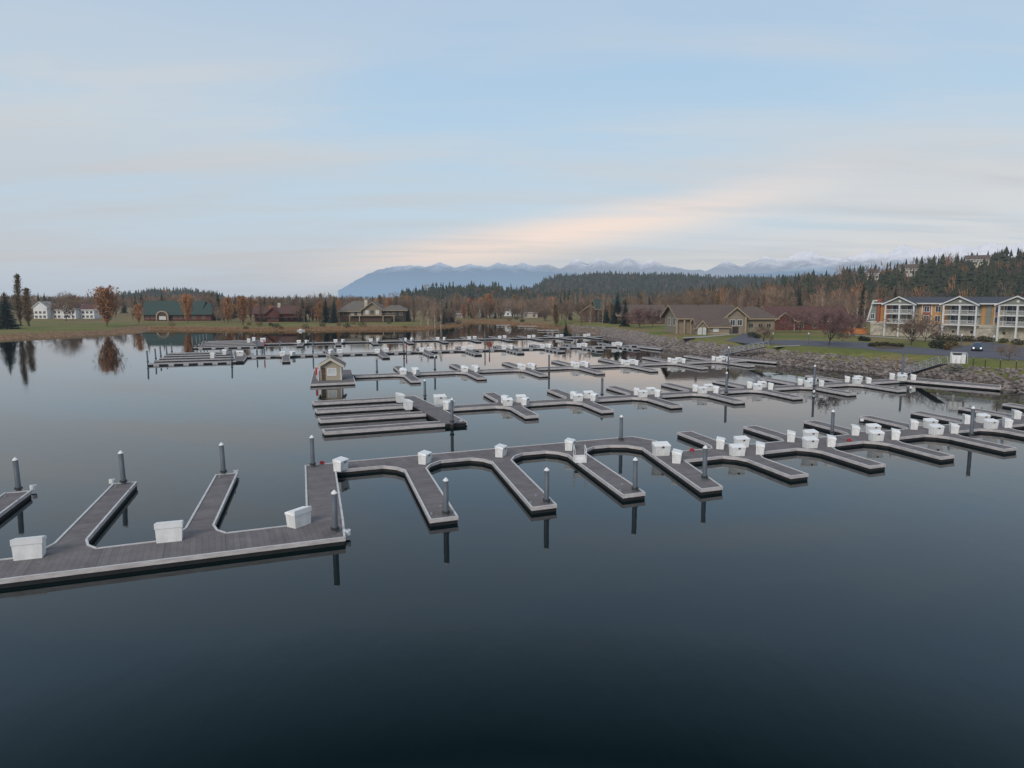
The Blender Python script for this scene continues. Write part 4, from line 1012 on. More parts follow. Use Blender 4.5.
# apartment building
gx, gy = 104.0, 203.0; ap = empty('apartment_building', (gx, gy, 3.4), R(-60), 'long orange and sage apartment building with white gabled balconies on a stone base', 'apartment building')
Lb = 66.0
part(ap, 'wall', lambda b: b.box(0, Lb, 0, 13, 3.4, 8.6, 'orange'))
part(ap, 'stone_base', lambda b: b.box(-1.5, Lb, -.35, 13.2, -1.5, 3.4, 'stone'))
part(ap, 'roof', lambda b: b.add([(-1, -1, 8.55), (Lb + 1, -1, 8.55), (Lb + 1, 14, 8.55), (-1, 14, 8.55), (5, 6.5, 10.4), (Lb - 5, 6.5, 10.4), (-1, -1, 8.8), (Lb + 1, -1, 8.8), (Lb + 1, 14, 8.8), (-1, 14, 8.8)], [(0, 3, 2, 1), (6, 7, 5, 4), (7, 8, 5), (8, 9, 4, 5), (9, 6, 4), (0, 1, 7, 6), (1, 2, 8, 7), (2, 3, 9, 8), (3, 0, 6, 9)], 'roof_slate'))
part(ap, 'gutter', lambda b: b.box(-1.05, Lb + 1.05, -1.16, -1.01, 8.5, 8.82, 'white_paint'))
# slanted sage end bay
part(ap, 'end_bay', lambda b: b.add([(-2.8, -.2, 3.4), (0, -.2, 3.4), (0, 8, 3.4), (-2.8, 8, 3.4), (-1.1, -.2, 9.4), (0, -.2, 9.4), (0, 8, 9.4), (-1.1, 8, 9.4)], [(0, 3, 2, 1), (4, 5, 6, 7), (0, 1, 5, 4), (2, 3, 7, 6), (3, 0, 4, 7)], 'greenwall'))
part(ap, 'end_trim', lambda b: (b.add([(-3.0, -.32, 3.4), (-2.6, -.32, 3.4), (-.9, -.32, 9.5), (-1.3, -.32, 9.5), (-3.0, -.205, 3.4), (-2.6, -.205, 3.4), (-.9, -.205, 9.5), (-1.3, -.205, 9.5)], [(0, 1, 2, 3), (4, 7, 6, 5), (0, 3, 7, 4), (1, 5, 6, 2)], 'white_paint'), b.box(-.9, .8, -.32, -.205, 9.3, 9.6, 'white_paint'), b.box(-3.0, 3, -.42, -.36, 3.3, 3.55, 'white_paint')))
part(ap, 'chimney', lambda b: b.box(.4, 1.1, -.6, .4, 3.4, 10.0, 'orangered'))
window(ap, -1.1, -.2, 4.4, 1.0, 1.3)
for gi, s0 in enumerate((8.0, 23.8, 37.0, 51.0)):
    x0, x1 = s0 - 4.1, s0 + 4.1; y0 = -2.4
    part(ap, 'balcony_back', lambda b: b.box(x0, x1, -.12, -.01, 3.4, 8.5, 'greenwall'))
    g_r = part(ap, 'roof', lambda b: b.add([(x0 - .7, y0 - .5, 8.35), (x1 + .7, y0 - .5, 8.35), (s0, y0 - .5, 10.35), (x0 - .7, 5, 8.35), (x1 + .7, 5, 8.35), (s0, 5.5, 10.35)], [(0, 2, 5, 3), (1, 4, 5, 2)], 'roof_slate'), 'small slate gable roof')
    part(ap, 'gable', lambda b: b.add([(x0, y0, 8.5), (x1, y0, 8.5), (s0, y0, 10.15), (x0, y0 + .15, 8.5), (x1, y0 + .15, 8.5), (s0, y0 + .15, 10.15)], [(0, 1, 2), (3, 5, 4)], 'greenwall'))
    part(ap, 'gable_vent', lambda b: b.box(s0 - .3, s0 + .3, y0 - .06, y0 - .003, 9.0, 9.55, 'white_paint'))
    def tr(b):
        for sg in (-1, 1):
            xe = s0 + sg * 4.9
            b.add([(xe, y0 - .62, 8.15), (s0, y0 - .62, 10.3), (s0, y0 - .62, 10.62), (xe, y0 - .62, 8.47), (xe, y0 - .51, 8.15), (s0, y0 - .51, 10.3), (s0, y0 - .51, 10.62), (xe, y0 - .51, 8.47)], [(0, 1, 2, 3), (4, 7, 6, 5), (3, 2, 6, 7), (0, 4, 5, 1), (0, 3, 7, 4)], 'white_paint')
        b.box(x0 - .3, x1 + .3, y0 - .12, y0 - .01, 8.2, 8.52, 'white_paint')
    part(ap, 'gable_trim', tr)
    for z in (3.4, 6.0):
        sl = part(ap, 'balcony_floor', lambda b: b.box(x0, x1, y0, -.12, z - .28, z - .02, 'white_paint'))
        def rl(b):
            b.box(x0, x1, y0 + .02, y0 + .07, z + .95, z + 1.05, 'white_paint')
            for i in range(34): xx = x0 + .1 + i * (x1 - x0 - .2) / 33; b.box(xx - .02, xx + .02, y0 + .025, y0 + .065, z, z + .95, 'white_paint')
        part(sl, 'railing', rl)
        for dx in (-2.1, 2.1): window(ap, s0 + dx, -.12, z + .3, 2.4, 1.9, gk='glass')
    for px_ in (x0 + .1, s0, x1 - .1): part(ap, 'column', lambda b: b.box(px_ - .17, px_ + .17, y0 - .18, y0 - .001 + .18, -1.2, 8.2, 'white_paint'))
for a_, b__, k in ((13.0, 15.5, 'orangered'), (15.5, 18.5, 'orange'), (28.9, 30.2, 'greenwall'), (42, 43.6, 'orangered'), (45, 46.6, 'greenwall'), (2.2, 3.6, 'orangered')):
    part(ap, 'wall_panel', lambda b: b.box(a_, b__, -.2, -.004, 3.4, 8.5, k), 'differently coloured siding panel')
for xx in (13.0, 15.5, 18.6, 31.0, 33.0, 43.6, 45.0): part(ap, 'corner_board', lambda b: b.box(xx - .12, xx + .12, -.28, -.201, 3.4, 8.5, 'white_paint'))
for xx in (14.2, 17.2, 31.8, 44.3, 47):
    for z in (4.0, 6.5): window(ap, xx, -.2 , z, 1.3, 1.4)
part(ap, 'ledge', lambda b: b.box(-1.5, Lb, -.5, -.355, 2.68, 3.42, 'cream'))
for xx in (5.5, 10.5, 21.5, 26, 33.5, 39.5, 48): part(ap, 'vent', lambda b: b.box(xx - .3, xx + .3, -.40, -.352, 1.2, 1.8, 'darkwood'))

# stone lodge on the far shore
z = 1.9; x, y = at(340, 321.5, z)
lo = empty('lakeside_lodge', (x, y, z), R(2), 'large stone and timber lodge with wide grey roofs and balcony on the far shore', 'house')
wing(lo, 0, 18, 0, 14, 0, 6.0, 4.2, 'x', 'brown', 'roof_grey', 1.6, 'timber', hip=7)
wing(lo, 12.5, 22, -3, 12, 0, 6.4, 3.5, 'y', 'tan', 'roof_grey', 1.3, 'timber')
wing(lo, 22, 34, 0, 12, 0, 6.0, 2.2, 'x', 'darkwood', 'roof_grey', 1.2, 'timber', hip=5)
part(lo, 'stone_base', lambda b: b.box(7, 27, -3.4, -3.05, 0, 2.9, 'brown'))
part(lo, 'balcony', lambda b: (b.box(5.5, 29, -5.2, -3.0, 2.95, 3.2, 'timber'), b.box(5.5, 29, -5.15, -5.05, 3.95, 4.1, 'timber')) + tuple(b.box(6 + i * 2.3, 6.12 + i * 2.3, -5.15, -5.05, 3.2, 3.95, 'timber') for i in range(10)) and None)
for wx in (14.5, 17.2, 19.9): window(lo, wx, -3, 3.6, 1.8, 2.3, fk='timber', gk='glass_pale' if wx != 17.2 else 'glass')
part(lo, 'chimney', lambda b: b.box(12.6, 14.2, 1, 2.8, 6.5, 11.2, 'stone'))
for wx in (3, 6.5, 24.5, 28, 31.5): window(lo, wx, 0, 3.2, 1.8, 1.5, fk='timber', gk='glass_pale' if wx == 6.5 else 'glass')
window(lo, 10, 0, 3.2, 1.8, 1.6, fk='timber', gk='glass_pale')
posts(lo, (6, 11, 23, 28.6), -5.0, 0, 2.95, .2)

# red-brown house
z = 1.9; x, y = at(251, 321.5, z)
rh = empty('red_house', (x, y, z), R(3), 'low red brown house with broad roof and red railings on the far shore', 'house')
wing(rh, 2, 26, 0, 11, 0, 4.6, 3.3, 'x', 'redwood', 'roof_red', 1.2, 'redwood')
wing(rh, 9, 15, -2.5, 8, 0, 4.4, 2.6, 'y', 'redwood', 'roof_red', .9, 'redwood')
part(rh, 'chimney', lambda b: b.box(12.8, 14.2, 4, 5.4, 6, 9.6, 'stone'))
for wx in (4.5, 7, 18, 21, 24): window(rh, wx, 0, .9, 1.5, 1.5, fk='redwood')
window(rh, 12, -2.5, 1.0, 2.2, 1.8, fk='redwood'); door(rh, 16.2, 0, 0, 1.1)
part(rh, 'railing', lambda b: [b.box(2.5 + i * 1.0, 2.6 + i * 1.0, -3.1, -3.0, 2.2, 3.1, 'redwood') for i in range(24)] and None)
part(rh, 'balcony', lambda b: b.box(2.2, 26, -3.3, -.01, 2.0, 2.2, 'redwood'))

# green roofed lodge
z = 1.9; x, y = at(144, 320.5, z)
gl = empty('green_roofed_lodge', (x, y, z), R(0), 'long dark green roofed lodge with a round timber arch over its entrance', 'building')
wing(gl, 0, 30, 0, 13, 0, 4.4, 6.0, 'x', 'redwood', 'roof_green', 1.5, 'roof_green')
wing(gl, 26, 37, -1, 14, 0, 4.0, 5.0, 'x', 'redwood', 'roof_green', 1.2, 'roof_green', hip=4)
def arch(b):
    for i in range(12):
        a0, a1 = math.pi * i / 12, math.pi * (i + 1) / 12
        p_ = [(11 - 3.4 * math.cos(a), -2.2, 2.4 + 2.9 * math.sin(a)) for a in (a0, a1)]; q_ = [(11 - 2.7 * math.cos(a), -2.2, 2.4 + 2.3 * math.sin(a)) for a in (a0, a1)]
        p2 = [(u, -1.7, w) for u, _, w in p_]; q2 = [(u, -1.7, w) for u, _, w in q_]
        b.add([p_[0], p_[1], q_[1], q_[0], p2[0], p2[1], q2[1], q2[0]], [(0, 1, 2, 3), (4, 7, 6, 5), (0, 4, 5, 1), (3, 2, 6, 7)], 'timber')
    b.box(7.6, 8.2, -2.2, -1.7, 0, 2.4, 'timber'); b.box(13.8, 14.4, -2.2, -1.7, 0, 2.4, 'timber')
part(gl, 'entrance_arch', arch)
part(gl, 'wall', lambda b: b.box(8.3, 13.7, -1.6, -.01, 0, 4.4, 'brown'))
window(gl, 11, -1.6, .6, 3.4, 1.6, gk='glass_pale', nm=3)
for wx in (2, 5, 17, 20, 23, 28, 33): window(gl, wx, 0 if wx < 26 else -1, 1.0, 1.6, 1.4, fk='timber')

# white row houses far left
z = 1.9; x, y = at(34, 319, z)
for i in range(4):
    xx = x + i * 8.4; dz = [7.6, 6.2, 6.8, 6.2][i]
    wh = empty('row_house', (xx, y + 4 * (i % 2), z), 0, ['white row house at the left end of the row, with the tallest gable', 'white row house second from the left end of the row', 'white row house third from the left, behind the bare tree', 'white row house at the right end beside the orange tree'][i], 'house', 'white row houses at far left')
    wing(wh, 0, 8.0, 0, 10, 0, dz - .6, 3.0, 'y' if i % 2 == 0 else 'x', 'white_paint', 'roof_pale' if i == 0 else 'roof_red', .5, 'white_paint')
    for wx in (1.6, 4.0, 6.4):
        for zz_ in (.7, 3.2): window(wh, wx, 0, zz_, 1.3, 1.3, fk='cream')
def house(px, pyb, w, dep, h, rhh, axis, wk, rk, label, rot=0, z=None, nwin=3, fk='white_paint', name='house', gk='glass', lower=0):
    if z is None: x, y, z = ground(px, pyb)
    else: x, y = at(px, pyb, z)
    e = empty(name, (x, y, z - .05), R(rot), label, 'house')
    wing(e, -w / 2, w / 2, 0, dep, -lower, h, rhh, axis, wk, rk, .6, fk)
    for i in range(nwin):
        wx = -w / 2 + w * (i + .5) / nwin
        window(e, wx, 0, .8, 1.3, 1.4, fk=fk, gk=gk)
        if h > 5: window(e, wx, 0, 3.7, 1.3, 1.4, fk=fk, gk=gk)
    return e
house(508, 316, 9, 9, 6.5, 3.6, 'y', 'white_paint', 'roof_grey', 'white gabled house across the inlet beyond the far docks', 5)
house(520, 316, 11, 9, 5.5, 3.8, 'x', 'greenwall', 'roof_pale', 'grey house with pale sloping roof beside the white gabled house', -10)
house(530, 318, 9.5, 8, 3.6, 2.2, 'x', 'cream', 'roof_brown', 'cream garage with brown roof by the inlet', 0, nwin=2)
house(489, 316, 13, 9, 4.2, 3.6, 'x', 'greenwall', 'roof_grey', 'low grey green house left of the white gabled house', 8)
house(456, 318, 10, 8, 3, 2.5, 'x', 'tan', 'roof_brown', 'small cream cottage half hidden left of the bright red tree', 0)
house(610, 322, 13, 10, 6.2, 4.0, 'x', 'darkwood', 'roof_green', 'dark two storey house with green black roof behind the big conifers', 4, fk='timber')
house(590, 322, 9, 9, 4.5, 3.2, 'y', 'brown', 'roof_brown', 'brown gabled house left of the dark two storey house', -6, fk='timber')
house(641, 324, 20, 12, 3.8, 4.0, 'x', 'brown', 'roof_brown', 'brown roofed building hidden by purple trees left of the clubhouse', 2, nwin=4, fk='timber')
bh = house(808, 330, 26, 14, 3.2, 4.4, 'x', 'redwood', 'roof_red', 'long red brown roofed building behind the purple trees', -8, nwin=6, fk='timber')
wing(bh, -12, -5, -4, 6, 0, 3.0, 2.8, 'y', 'redwood', 'roof_red', .6, 'timber')
house(839, 325, 9, 8, 4.4, 2.6, 'y', 'brown', 'roof_brown', 'brown gabled house between the purple trees and the orange terrace', 0, fk='timber')
house(715, 316, 12, 8, 3.4, 2.4, 'x', 'cream', 'roof_red', 'cream house with red roof seen above the clubhouse roof', 0)
# hillside houses among the conifers
def hillpt(px, frac):
    Xg, Yg, Zg = RH; j = int((px - 690) / 4); i = int(frac * 23); return float(Xg[i, j]), float(Yg[i, j]), float(Zg[i, j])
for px, fr_c, w_h, lab, wk in [(873, .74, 8, 'pale hillside house half hidden by conifers, left one of three', 'cream'), (907, .74, 13, 'wide pale hillside house above the apartment roof, middle one of three', 'cream'), (975, .80, 16, 'large cream hillside house high on the right slope', 'cream')]:
    x, y, z = hillpt(px, fr_c); e = empty('hillside_house', (x, y - 4, z + 1.0), R(-25), lab, 'house', 'houses on the wooded hillside')
    wing(e, -w_h / 2, w_h / 2, 0, 9, -5, 5.5, 3.0, 'x', wk, 'roof_brown', .7, 'white_paint')
    for i in range(4): window(e, -w_h / 2 + w_h * (i + .5) / 4, 0, 1.6, 1.8, 1.8)
house(744, 300.0, 14, 9, 4, 2.5, 'x', 'cream', 'roof_red', 'pale house with red roof among brown trees above the clubhouse', 0, z=11.5, lower=9)

# ------------------------------------------------------------------ roads, paths, beds
def sheet(name, pts, k, z, label, cat):
    b = MB(); b.add([(*at(px, py, z), z) for px, py in pts], [tuple(range(len(pts)))], k)
    o = b.build(name); me = o.data
    if me.polygons[0].normal.z < 0: me.flip_normals()
    return tag(o, label, cat, kind='structure')
sheet('road', [(726, 340.5), (744, 333.5), (756, 333.5), (761, 340), (800, 340.2), (870, 342.5), (905, 346), (935, 349), (975, 344.5), (985, 341.5), (1024, 347), (1090, 356), (1090, 369), (1024, 360.5), (960, 356.5), (900, 353), (860, 348.6), (790, 345), (762, 344), (745, 343.6)], 'asphalt', 3.05, 'asphalt road and car park along the right shore', 'road')
sheet('path', [(682, 337.2), (700, 336.2), (740, 333.2), (742, 333.9), (702, 337.6), (684, 338.4)], 'path', 3.05, 'pale footpath in front of the clubhouse', 'path')
sheet('path', [(845, 334.2), (900, 337.4), (950, 339.6), (950, 340.6), (900, 338.6), (845, 335.2)], 'path', 3.05, 'pale footpath in front of the apartments', 'path')
sheet('path', [(772, 346.2), (800, 345.0), (800, 345.8), (776, 346.9)], 'path', 3.06, 'pale ramp path from the road to the left gangway', 'path')
for i, pts in enumerate([[(868, 345.5), (885, 343.6), (905, 345.2), (903, 348.5), (880, 349)], [(935, 345.5), (956, 343.8), (965, 346.5), (950, 348.6)], [(930, 337.5), (975, 338.4), (990, 341), (985, 342.5), (940, 341)]]):
    sheet('mulch_bed', pts, 'mulch', 3.075, 'brown planting bed beside the road %s' % ['before the wide bare tree', 'near the parked car', 'under the apartment balconies'][i], 'bed')

# shrubs
random.seed(5)
def shrub(x, y, z, r, h, lab, k='shrub', grp=None):
    b = MB(); n = 260; P = rng.normal(size=(n, 3)); P /= np.linalg.norm(P, axis=1)[:, None]; P *= rng.random((n, 1)) ** .33
    P = P * np.array((r, r, h * .55)) + np.array((0, 0, h * .5)); P[:, 2] = np.abs(P[:, 2])
    leafcloud(b, k, P, .18)
    e = empty('shrub', (x, y, z - .05), 0, lab, 'shrub', grp); b.build('foliage', e)
    t = MB(); t.tube((0, 0, 0), (0, 0, h * .5), .05, .03, 'trunk', 5); t.tube((0, 0, .1), (r * .5, 0, h * .6), .04, .02, 'trunk', 5); t.build('stem', e)
SHR = [(872, 346.5, .8, .8), (878, 346, .9, .9), (885, 345.5, 1.0, .9), (892, 346.2, .8, .7), (899, 346.8, 1, .8), (939, 346.2, 1.2, 1.1), (946, 346, 1.2, 1.2), (953, 345.6, 1.1, 1.0), (937, 340, 1.8, 1.6), (945, 340.3, 1.8, 1.7), (953, 340.7, 1.6, 1.4), (962, 341, 1.8, 1.5), (970, 341.2, 1.5, 1.3), (982, 341, 1.2, 1.3), (989, 341.8, 1.3, 1.2), (1003, 343, 1.1, 1.2), (1018, 345, 1.4, 1.4)]
for i, (px, py, r, hh) in enumerate(SHR):
    x, y = at(px, py, 3.05)
    reg = 'low bushes in the round bed before the wide bare tree' if i < 5 else ('low bushes in the small bed by the car' if i < 8 else 'bushes along the stone base of the apartments')
    shrub(x, y, 3.05, r, hh, '%s from left of the %s' % (ORD[i if i < 5 else (i - 5 if i < 8 else i - 8)], reg), 'shrub', reg)
for i, (px, py, r, hh, k) in enumerate([(861, 357.5, 1.0, 1.3, 'needle'), (866, 358, .9, 1.0, 'needle'), (933, 361, 1.2, 1.6, 'needle'), (940, 361.5, 1.2, 1.8, 'needle'), (947, 362, .8, 1.6, 'leaf_ochre'), (649, 343, 1.2, 2.0, 'needle'), (618, 333.5, 1.0, 1.6, 'needle'), (752, 346, 1.4, 1.6, 'needle'), (757, 346.3, 1.0, 1.2, 'needle')]):
    x, y, z = ground(px, py)
    shrub(x, y, z, r, hh, ['left dark bush at the top of the stone bank', 'right dark bush at the top of the stone bank', 'left dark green bush by the right gangway', 'middle dark green bush by the right gangway', 'upright ochre bush by the right gangway', 'dark green bush on the bank below the clubhouse', 'dark green bush left of the clubhouse bank', 'larger dark bush at the head of the left gangway', 'smaller dark bush at the head of the left gangway'][i], k)
# shoreline shrubs of the far shore
for i in range(46):
    px = random.uniform(150, 600); d = random.uniform(3, 22)
    j = px; py = float(np.interp(px, [150, 256, 300, 430, 462, 474, 505, 560, 600], [330, 331, 330.5, 329.5, 326, 322.5, 324.5, 329, 334])) - random.uniform(1.5, 6)
    x, y, z = ground(px, py)
    if z < .4: continue
    k = random.choice(['leaf_ochre', 'shrub', 'shrub', 'reed', 'needle'])
    r = random.uniform(1, 2.2); lab = {'leaf_ochre': 'ochre', 'shrub': 'olive brown', 'reed': 'rust coloured', 'needle': 'dark green'}[k] + ' bush scattered along the far shore bank'
    shrub(x, y, z, r, r * random.uniform(.9, 1.5), lab, k, 'far shore bushes: ' + lab)

# riprap rocks on the right bank
V = []; Fc = []
ico = [(0, 0, 1), (.89, 0, .45), (.28, .85, .45), (-.72, .53, .45), (-.72, -.53, .45), (.28, -.85, .45), (.72, .53, -.3), (-.28, .85, -.3), (-.89, 0, -.3), (-.28, -.85, -.3), (.72, -.53, -.3)]
icf = [(0, 1, 2), (0, 2, 3), (0, 3, 4), (0, 4, 5), (0, 5, 1), (1, 6, 2), (2, 6, 7), (2, 7, 3), (3, 7, 8), (3, 8, 4), (4, 8, 9), (4, 9, 5), (5, 9, 10), (5, 10, 1), (1, 10, 6)]
seg = SHA[11:]; ls = np.linalg.norm(np.diff(seg, axis=0), axis=1); cum = np.concatenate([[0], np.cumsum(ls)])
for i in range(10000):
    s = random.random() * (cum[-2]); j = int(np.searchsorted(cum, s) - 1); t = (s - cum[j]) / ls[j]; p_ = seg[j] * (1 - t) + seg[j + 1] * t
    d = (seg[j + 1] - seg[j]) / ls[j]; nrm = np.array((-d[1], d[0])); off = random.uniform(-1.0, 4.7); q = p_ + nrm * off + rng.normal(size=2) * .3
    k_ = min(1, max(0, (q[0] - 5) / 35)); r = random.uniform(.14, .44) * (1.0 if off < 5 else .6)
    if q[0] < 26: continue
    z = gz(q[0], q[1]); b0 = len(V); sq = random.uniform(.5, .9)
    a = random.random() * 6.28; ca, sa = math.cos(a), math.sin(a)
    for vx, vy, vz in ico:
        f = r * random.uniform(.75, 1.2); X_, Y_ = vx * f * 1.2, vy * f; V.append((q[0] + X_ * ca - Y_ * sa, q[1] + X_ * sa + Y_ * ca, z + vz * f * sq + r * .1))
    Fc += [tuple(b0 + a_ for a_ in f_) for f_ in icf]
me = bpy.data.meshes.new('riprap'); me.from_pydata(V, [], Fc); me.materials.append(M['rock']); o = bpy.data.objects.new('riprap_rocks', me); col.objects.link(o)
tag(o, 'grey brown riprap rocks lining the right bank down to the water', 'rocks', kind='stuff')
# dry reed grass along the far shore
b = MB()
for i in range(9000):
    px = random.uniform(150, 600); py = float(np.interp(px, [150, 256, 300, 430, 462, 474, 505, 560, 600], [330, 331, 330.5, 329.5, 326, 322.5, 324.5, 329, 334])) - random.uniform(-.05, 1.8)
    x, y = at(px, py, .5); z = gz(x, y)
    if z < .02: continue
    h_ = random.uniform(.3, 1.0); l = random.uniform(-.2, .2); b.add([(x - .1, y, z), (x + .1, y + .04, z), (x + l, y + l, z + h_)], [(0, 1, 2)], 'reed')
tag(b.build('reeds'), 'dry rust coloured grass along the far waterline', 'grass', kind='stuff')

# ------------------------------------------------------------------ gangways, bins, lamps, posts
def gangway(p, q, w, lab):
    p = np.array(p); q = np.array(q); d = q - p; l = float(np.linalg.norm(d)); e = empty('gangway', tuple(p), 0, lab, 'gangway', 'aluminium gangways')
    e.rotation_euler = (0, -math.asin(d[2] / l), math.atan2(d[1], d[0]))
    b = MB(); b.box(0, l, -w / 2, w / 2, -.06, .02, 'deck_x'); b.build('deck', e)
    for s in (-1, 1):
        b = MB(); y = s * w / 2; b.tube((0, y, 0), (l, y, 0), .06, .06, 'alu', 6); b.tube((0, y, 1.15), (l, y, 1.15), .06, .06, 'alu', 6); b.tube((0, y, .6), (l, y, .6), .03, .03, 'alu', 6)
        n = int(l / 1.3)
        for i in range(n):
            a, c_ = l * i / n, l * (i + 1) / n; b.tube((a, y, 0), (a, y, 1.15), .04, .04, 'alu', 5); b.tube((a, y, 0) if i % 2 else (a, y, 1.15), (c_, y, 1.15) if i % 2 else (c_, y, 0), .035, .035, 'alu', 5)
        b.tube((l, y, 0), (l, y, 1.15), .05, .05, 'alu', 5); b.build('railing', e)
    return e
a = at(724, 355, .6); c_ = at(766, 347, 3.1); gangway((a[0], a[1], .62), (c_[0], c_[1], 3.15), 1.6, 'aluminium truss gangway from the third dock up to the clubhouse bank')
a = at(907, 375, .6); c_ = at(944, 364, 3.1); gangway((a[0], a[1], .62), (c_[0], c_[1], 3.15), 1.6, 'aluminium truss gangway from the second dock up to the right bank')
# landing floats where the gangways arrive
sf = empty('landing_float', (0, 0, 0), 0, 'long narrow grey float along the right bank below the stones', 'dock')
P_ = [at(895, 378, DZ), at(906, 375.5, DZ), at(1030, 391, DZ), at(1030, 394, DZ)]
P_ = [at(893, 379.5, DZ), at(1000, 388.5, DZ), at(1000, 386.2, DZ), at(897, 376.6, DZ)]
def fl(root, P_):
    b = MB(); b.prism(P_, .36, .5, 'darkwood', 'deck_x'); d = b.build('deck', root)
    b = MB(); b.strip(P_, .22, .54, .09, 'bumper', closed=True, topk='pad_white'); b.build('bumper', d)
    b = MB(); cx = sum(p[0] for p in P_) / 4; cy = sum(p[1] for p in P_) / 4; b.prism([(cx + (p[0] - cx) * .94, cy + (p[1] - cy) * .94) for p in P_], -.3, .355, 'float'); b.build('float', d)
fl(sf, P_)
sf = empty('landing_float', (0, 0, 0), 0, 'short grey float below the left gangway by the stone bank', 'dock')
fl(sf, [at(718, 357.6, DZ), at(776, 362.6, DZ), at(778, 361.2, DZ), at(728, 356.2, DZ)])
sf = empty('landing_float', (0, 0, 0), 0, 'grey float under the bank left of the first gangway', 'dock')
fl(sf, [at(637, 346.6, DZ), at(661, 349.2, DZ), at(663, 348.3, DZ), at(641, 345.7, DZ)])
# bins
x, y = at(958, 363.3, 3.05); e = empty('waste_enclosure', (x, y, 3.05), R(-26), 'white bin enclosure with dark top beside the road at right', 'bins')
for i in range(3):
    b = MB(); b.add([(-1.3 + i * .9, -.4, 0), (-.5 + i * .9, -.4, 0), (-.5 + i * .9, .4, 0), (-1.3 + i * .9, .4, 0), (-1.35 + i * .9, -.5, 1.25), (-.45 + i * .9, -.5, 1.25), (-.45 + i * .9, .5, 1.4), (-1.35 + i * .9, .5, 1.4)], [(0, 3, 2, 1), (4, 5, 6, 7), (0, 1, 5, 4), (1, 2, 6, 5), (2, 3, 7, 6), (3, 0, 4, 7)], 'boxwhite'); b.build('bin', e)
b = MB(); b.box(-1.5, 1.6, .6, .72, 0, 1.75, 'alu'); b.box(-1.55, -1.42, -.6, .6, 0, 1.7, 'white_paint'); b.box(1.55, 1.68, -.6, .6, 0, 1.6, 'alu'); b.build('screen', e)
b = MB(); b.box(-1.0, .6, -.3, .5, 1.42, 1.6, 'darkwood'); b.build('lid', e); e.scale = (.72, .8, 1.0)
def lamp(px, pb, h, lab, cap='headlight'):
    x, y, z = ground(px, pb); e = empty('bollard_lamp', (x, y, z), 0, lab, 'lamp', 'small white topped posts on the bank')
    b = MB(); b.tube((0, 0, 0), (0, 0, h), .09, .08, 'steel', 8); b.build('post', e)
    b = MB(); b.tube((0, 0, h), (0, 0, h + .18), .10, .2, 'cap', 10); b.tube((0, 0, h + .181), (0, 0, h + .42), .2, .06, 'cap', 10); b.build('lamp_head', e)
for px, pb, h, lab in [(728, 352, 2.2, 'white topped post on the stones left of the first gangway'), (815, 372, 2.6, 'white topped post in front of the stone bank'), (912, 369, 2.6, 'white topped post at the foot of the right gangway'), (773, 341, 1.6, 'white topped post on the grass by the clubhouse drive'), (808, 350, 2.2, 'white square topped post on the grass verge'), (961, 349, 2.6, 'white topped post between the car and the bins'), (993, 348, 2.2, 'pale post right of the parked car')]: lamp(px, pb, h, lab)
x, y = at(794, 331.5, 3.05); e = empty('sign_post', (x, y, 3.05), 0, 'tall pale post standing before the long red brown roof', 'post'); b = MB(); b.tube((0, 0, 0), (0, 0, 5.4), .16, .13, 'cream', 8); b.build('post', e); b = MB(); b.box(-.2, .2, -.2, .2, 5.4, 5.6, 'cream'); b.build('cap', e)
for i, px in enumerate((973, 985, 1000, 1016)):
    x, y = at(px, 366.5 + i * 1.2, 3.0); e = empty('bollard', (x, y, 3.0), 0, 'dark thin post on the verge, %s of four from the left at right edge' % ORD[i], 'bollard', 'dark posts on the right verge'); b = MB(); b.tube((0, 0, 0), (0, 0, 1.3), .07, .06, 'darkwood', 7); b.build('post', e); b = MB(); b.tube((0, 0, 1.3), (0, 0, 1.38), .09, .05, 'alu', 7); b.build('cap', e)

# car facing the viewer with its headlights on
x, y = at(977, 350.5, 3.08); car = empty('parked_car', (x, y, 3.06), R(-33), 'dark blue car with its headlights on, on the road by the apartments', 'car')
def loft(b, secs, k):
    n = len(secs[0]); vs = [p_ for s_ in secs for p_ in s_]; fs = [(j * n + i, j * n + (i + 1) % n, (j + 1) * n + (i + 1) % n, (j + 1) * n + i) for j in range(len(secs) - 1) for i in range(n)] + [tuple(reversed(range(n))), tuple(range((len(secs) - 1) * n, len(secs) * n))]
    b.add(vs, fs, k)
def sec(yv, hw, z0, z1, r=.12): return [(-hw + r, yv, z0), (hw - r, yv, z0), (hw, yv, z0 + r), (hw, yv, z1 - r), (hw - r, yv, z1), (-hw + r, yv, z1), (-hw, yv, z1 - r), (-hw, yv, z0 + r)]
b = MB(); loft(b, [sec(-2.25, .78, .3, .72), sec(-2.1, .88, .24, .86), (sec(-1.0, .92, .22, 1.02)), sec(1.6, .92, .22, 1.05), sec(2.2, .86, .3, 1.0)], 'carblue'); b.build('body', car)
b = MB(); loft(b, [sec(-1.0, .80, 1.0, 1.1, .04), sec(-.35, .70, 1.0, 1.55), sec(1.2, .70, 1.0, 1.6), sec(2.05, .76, 1.0, 1.12, .04)], 'carblue'); b.build('cabin', car)
b = MB(); b.add([(-.66, -.90, 1.13), (.66, -.90, 1.13), (.56, -.36, 1.53), (-.56, -.36, 1.53)], [(0, 1, 2, 3)], 'glass'); b.build('windscreen', car)
for s in (-1, 1):
    b = MB(); b.tube((s * .6, -2.27, .62), (s * .6, -2.20, .62), .17, .17, 'headlight', 12); b.build('headlight', car)
    for yy in (-1.4, 1.4):
        b = MB(); b.tube((s * .74, yy, .33), (s * .94, yy, .33), .33, .33, 'tyre', 16); wl = b.build('wheel', car); b = MB(); b.tube((s * .941, yy, .33), (s * .95, yy, .33), .2, .2, 'alu', 12); b.build('rim', wl)
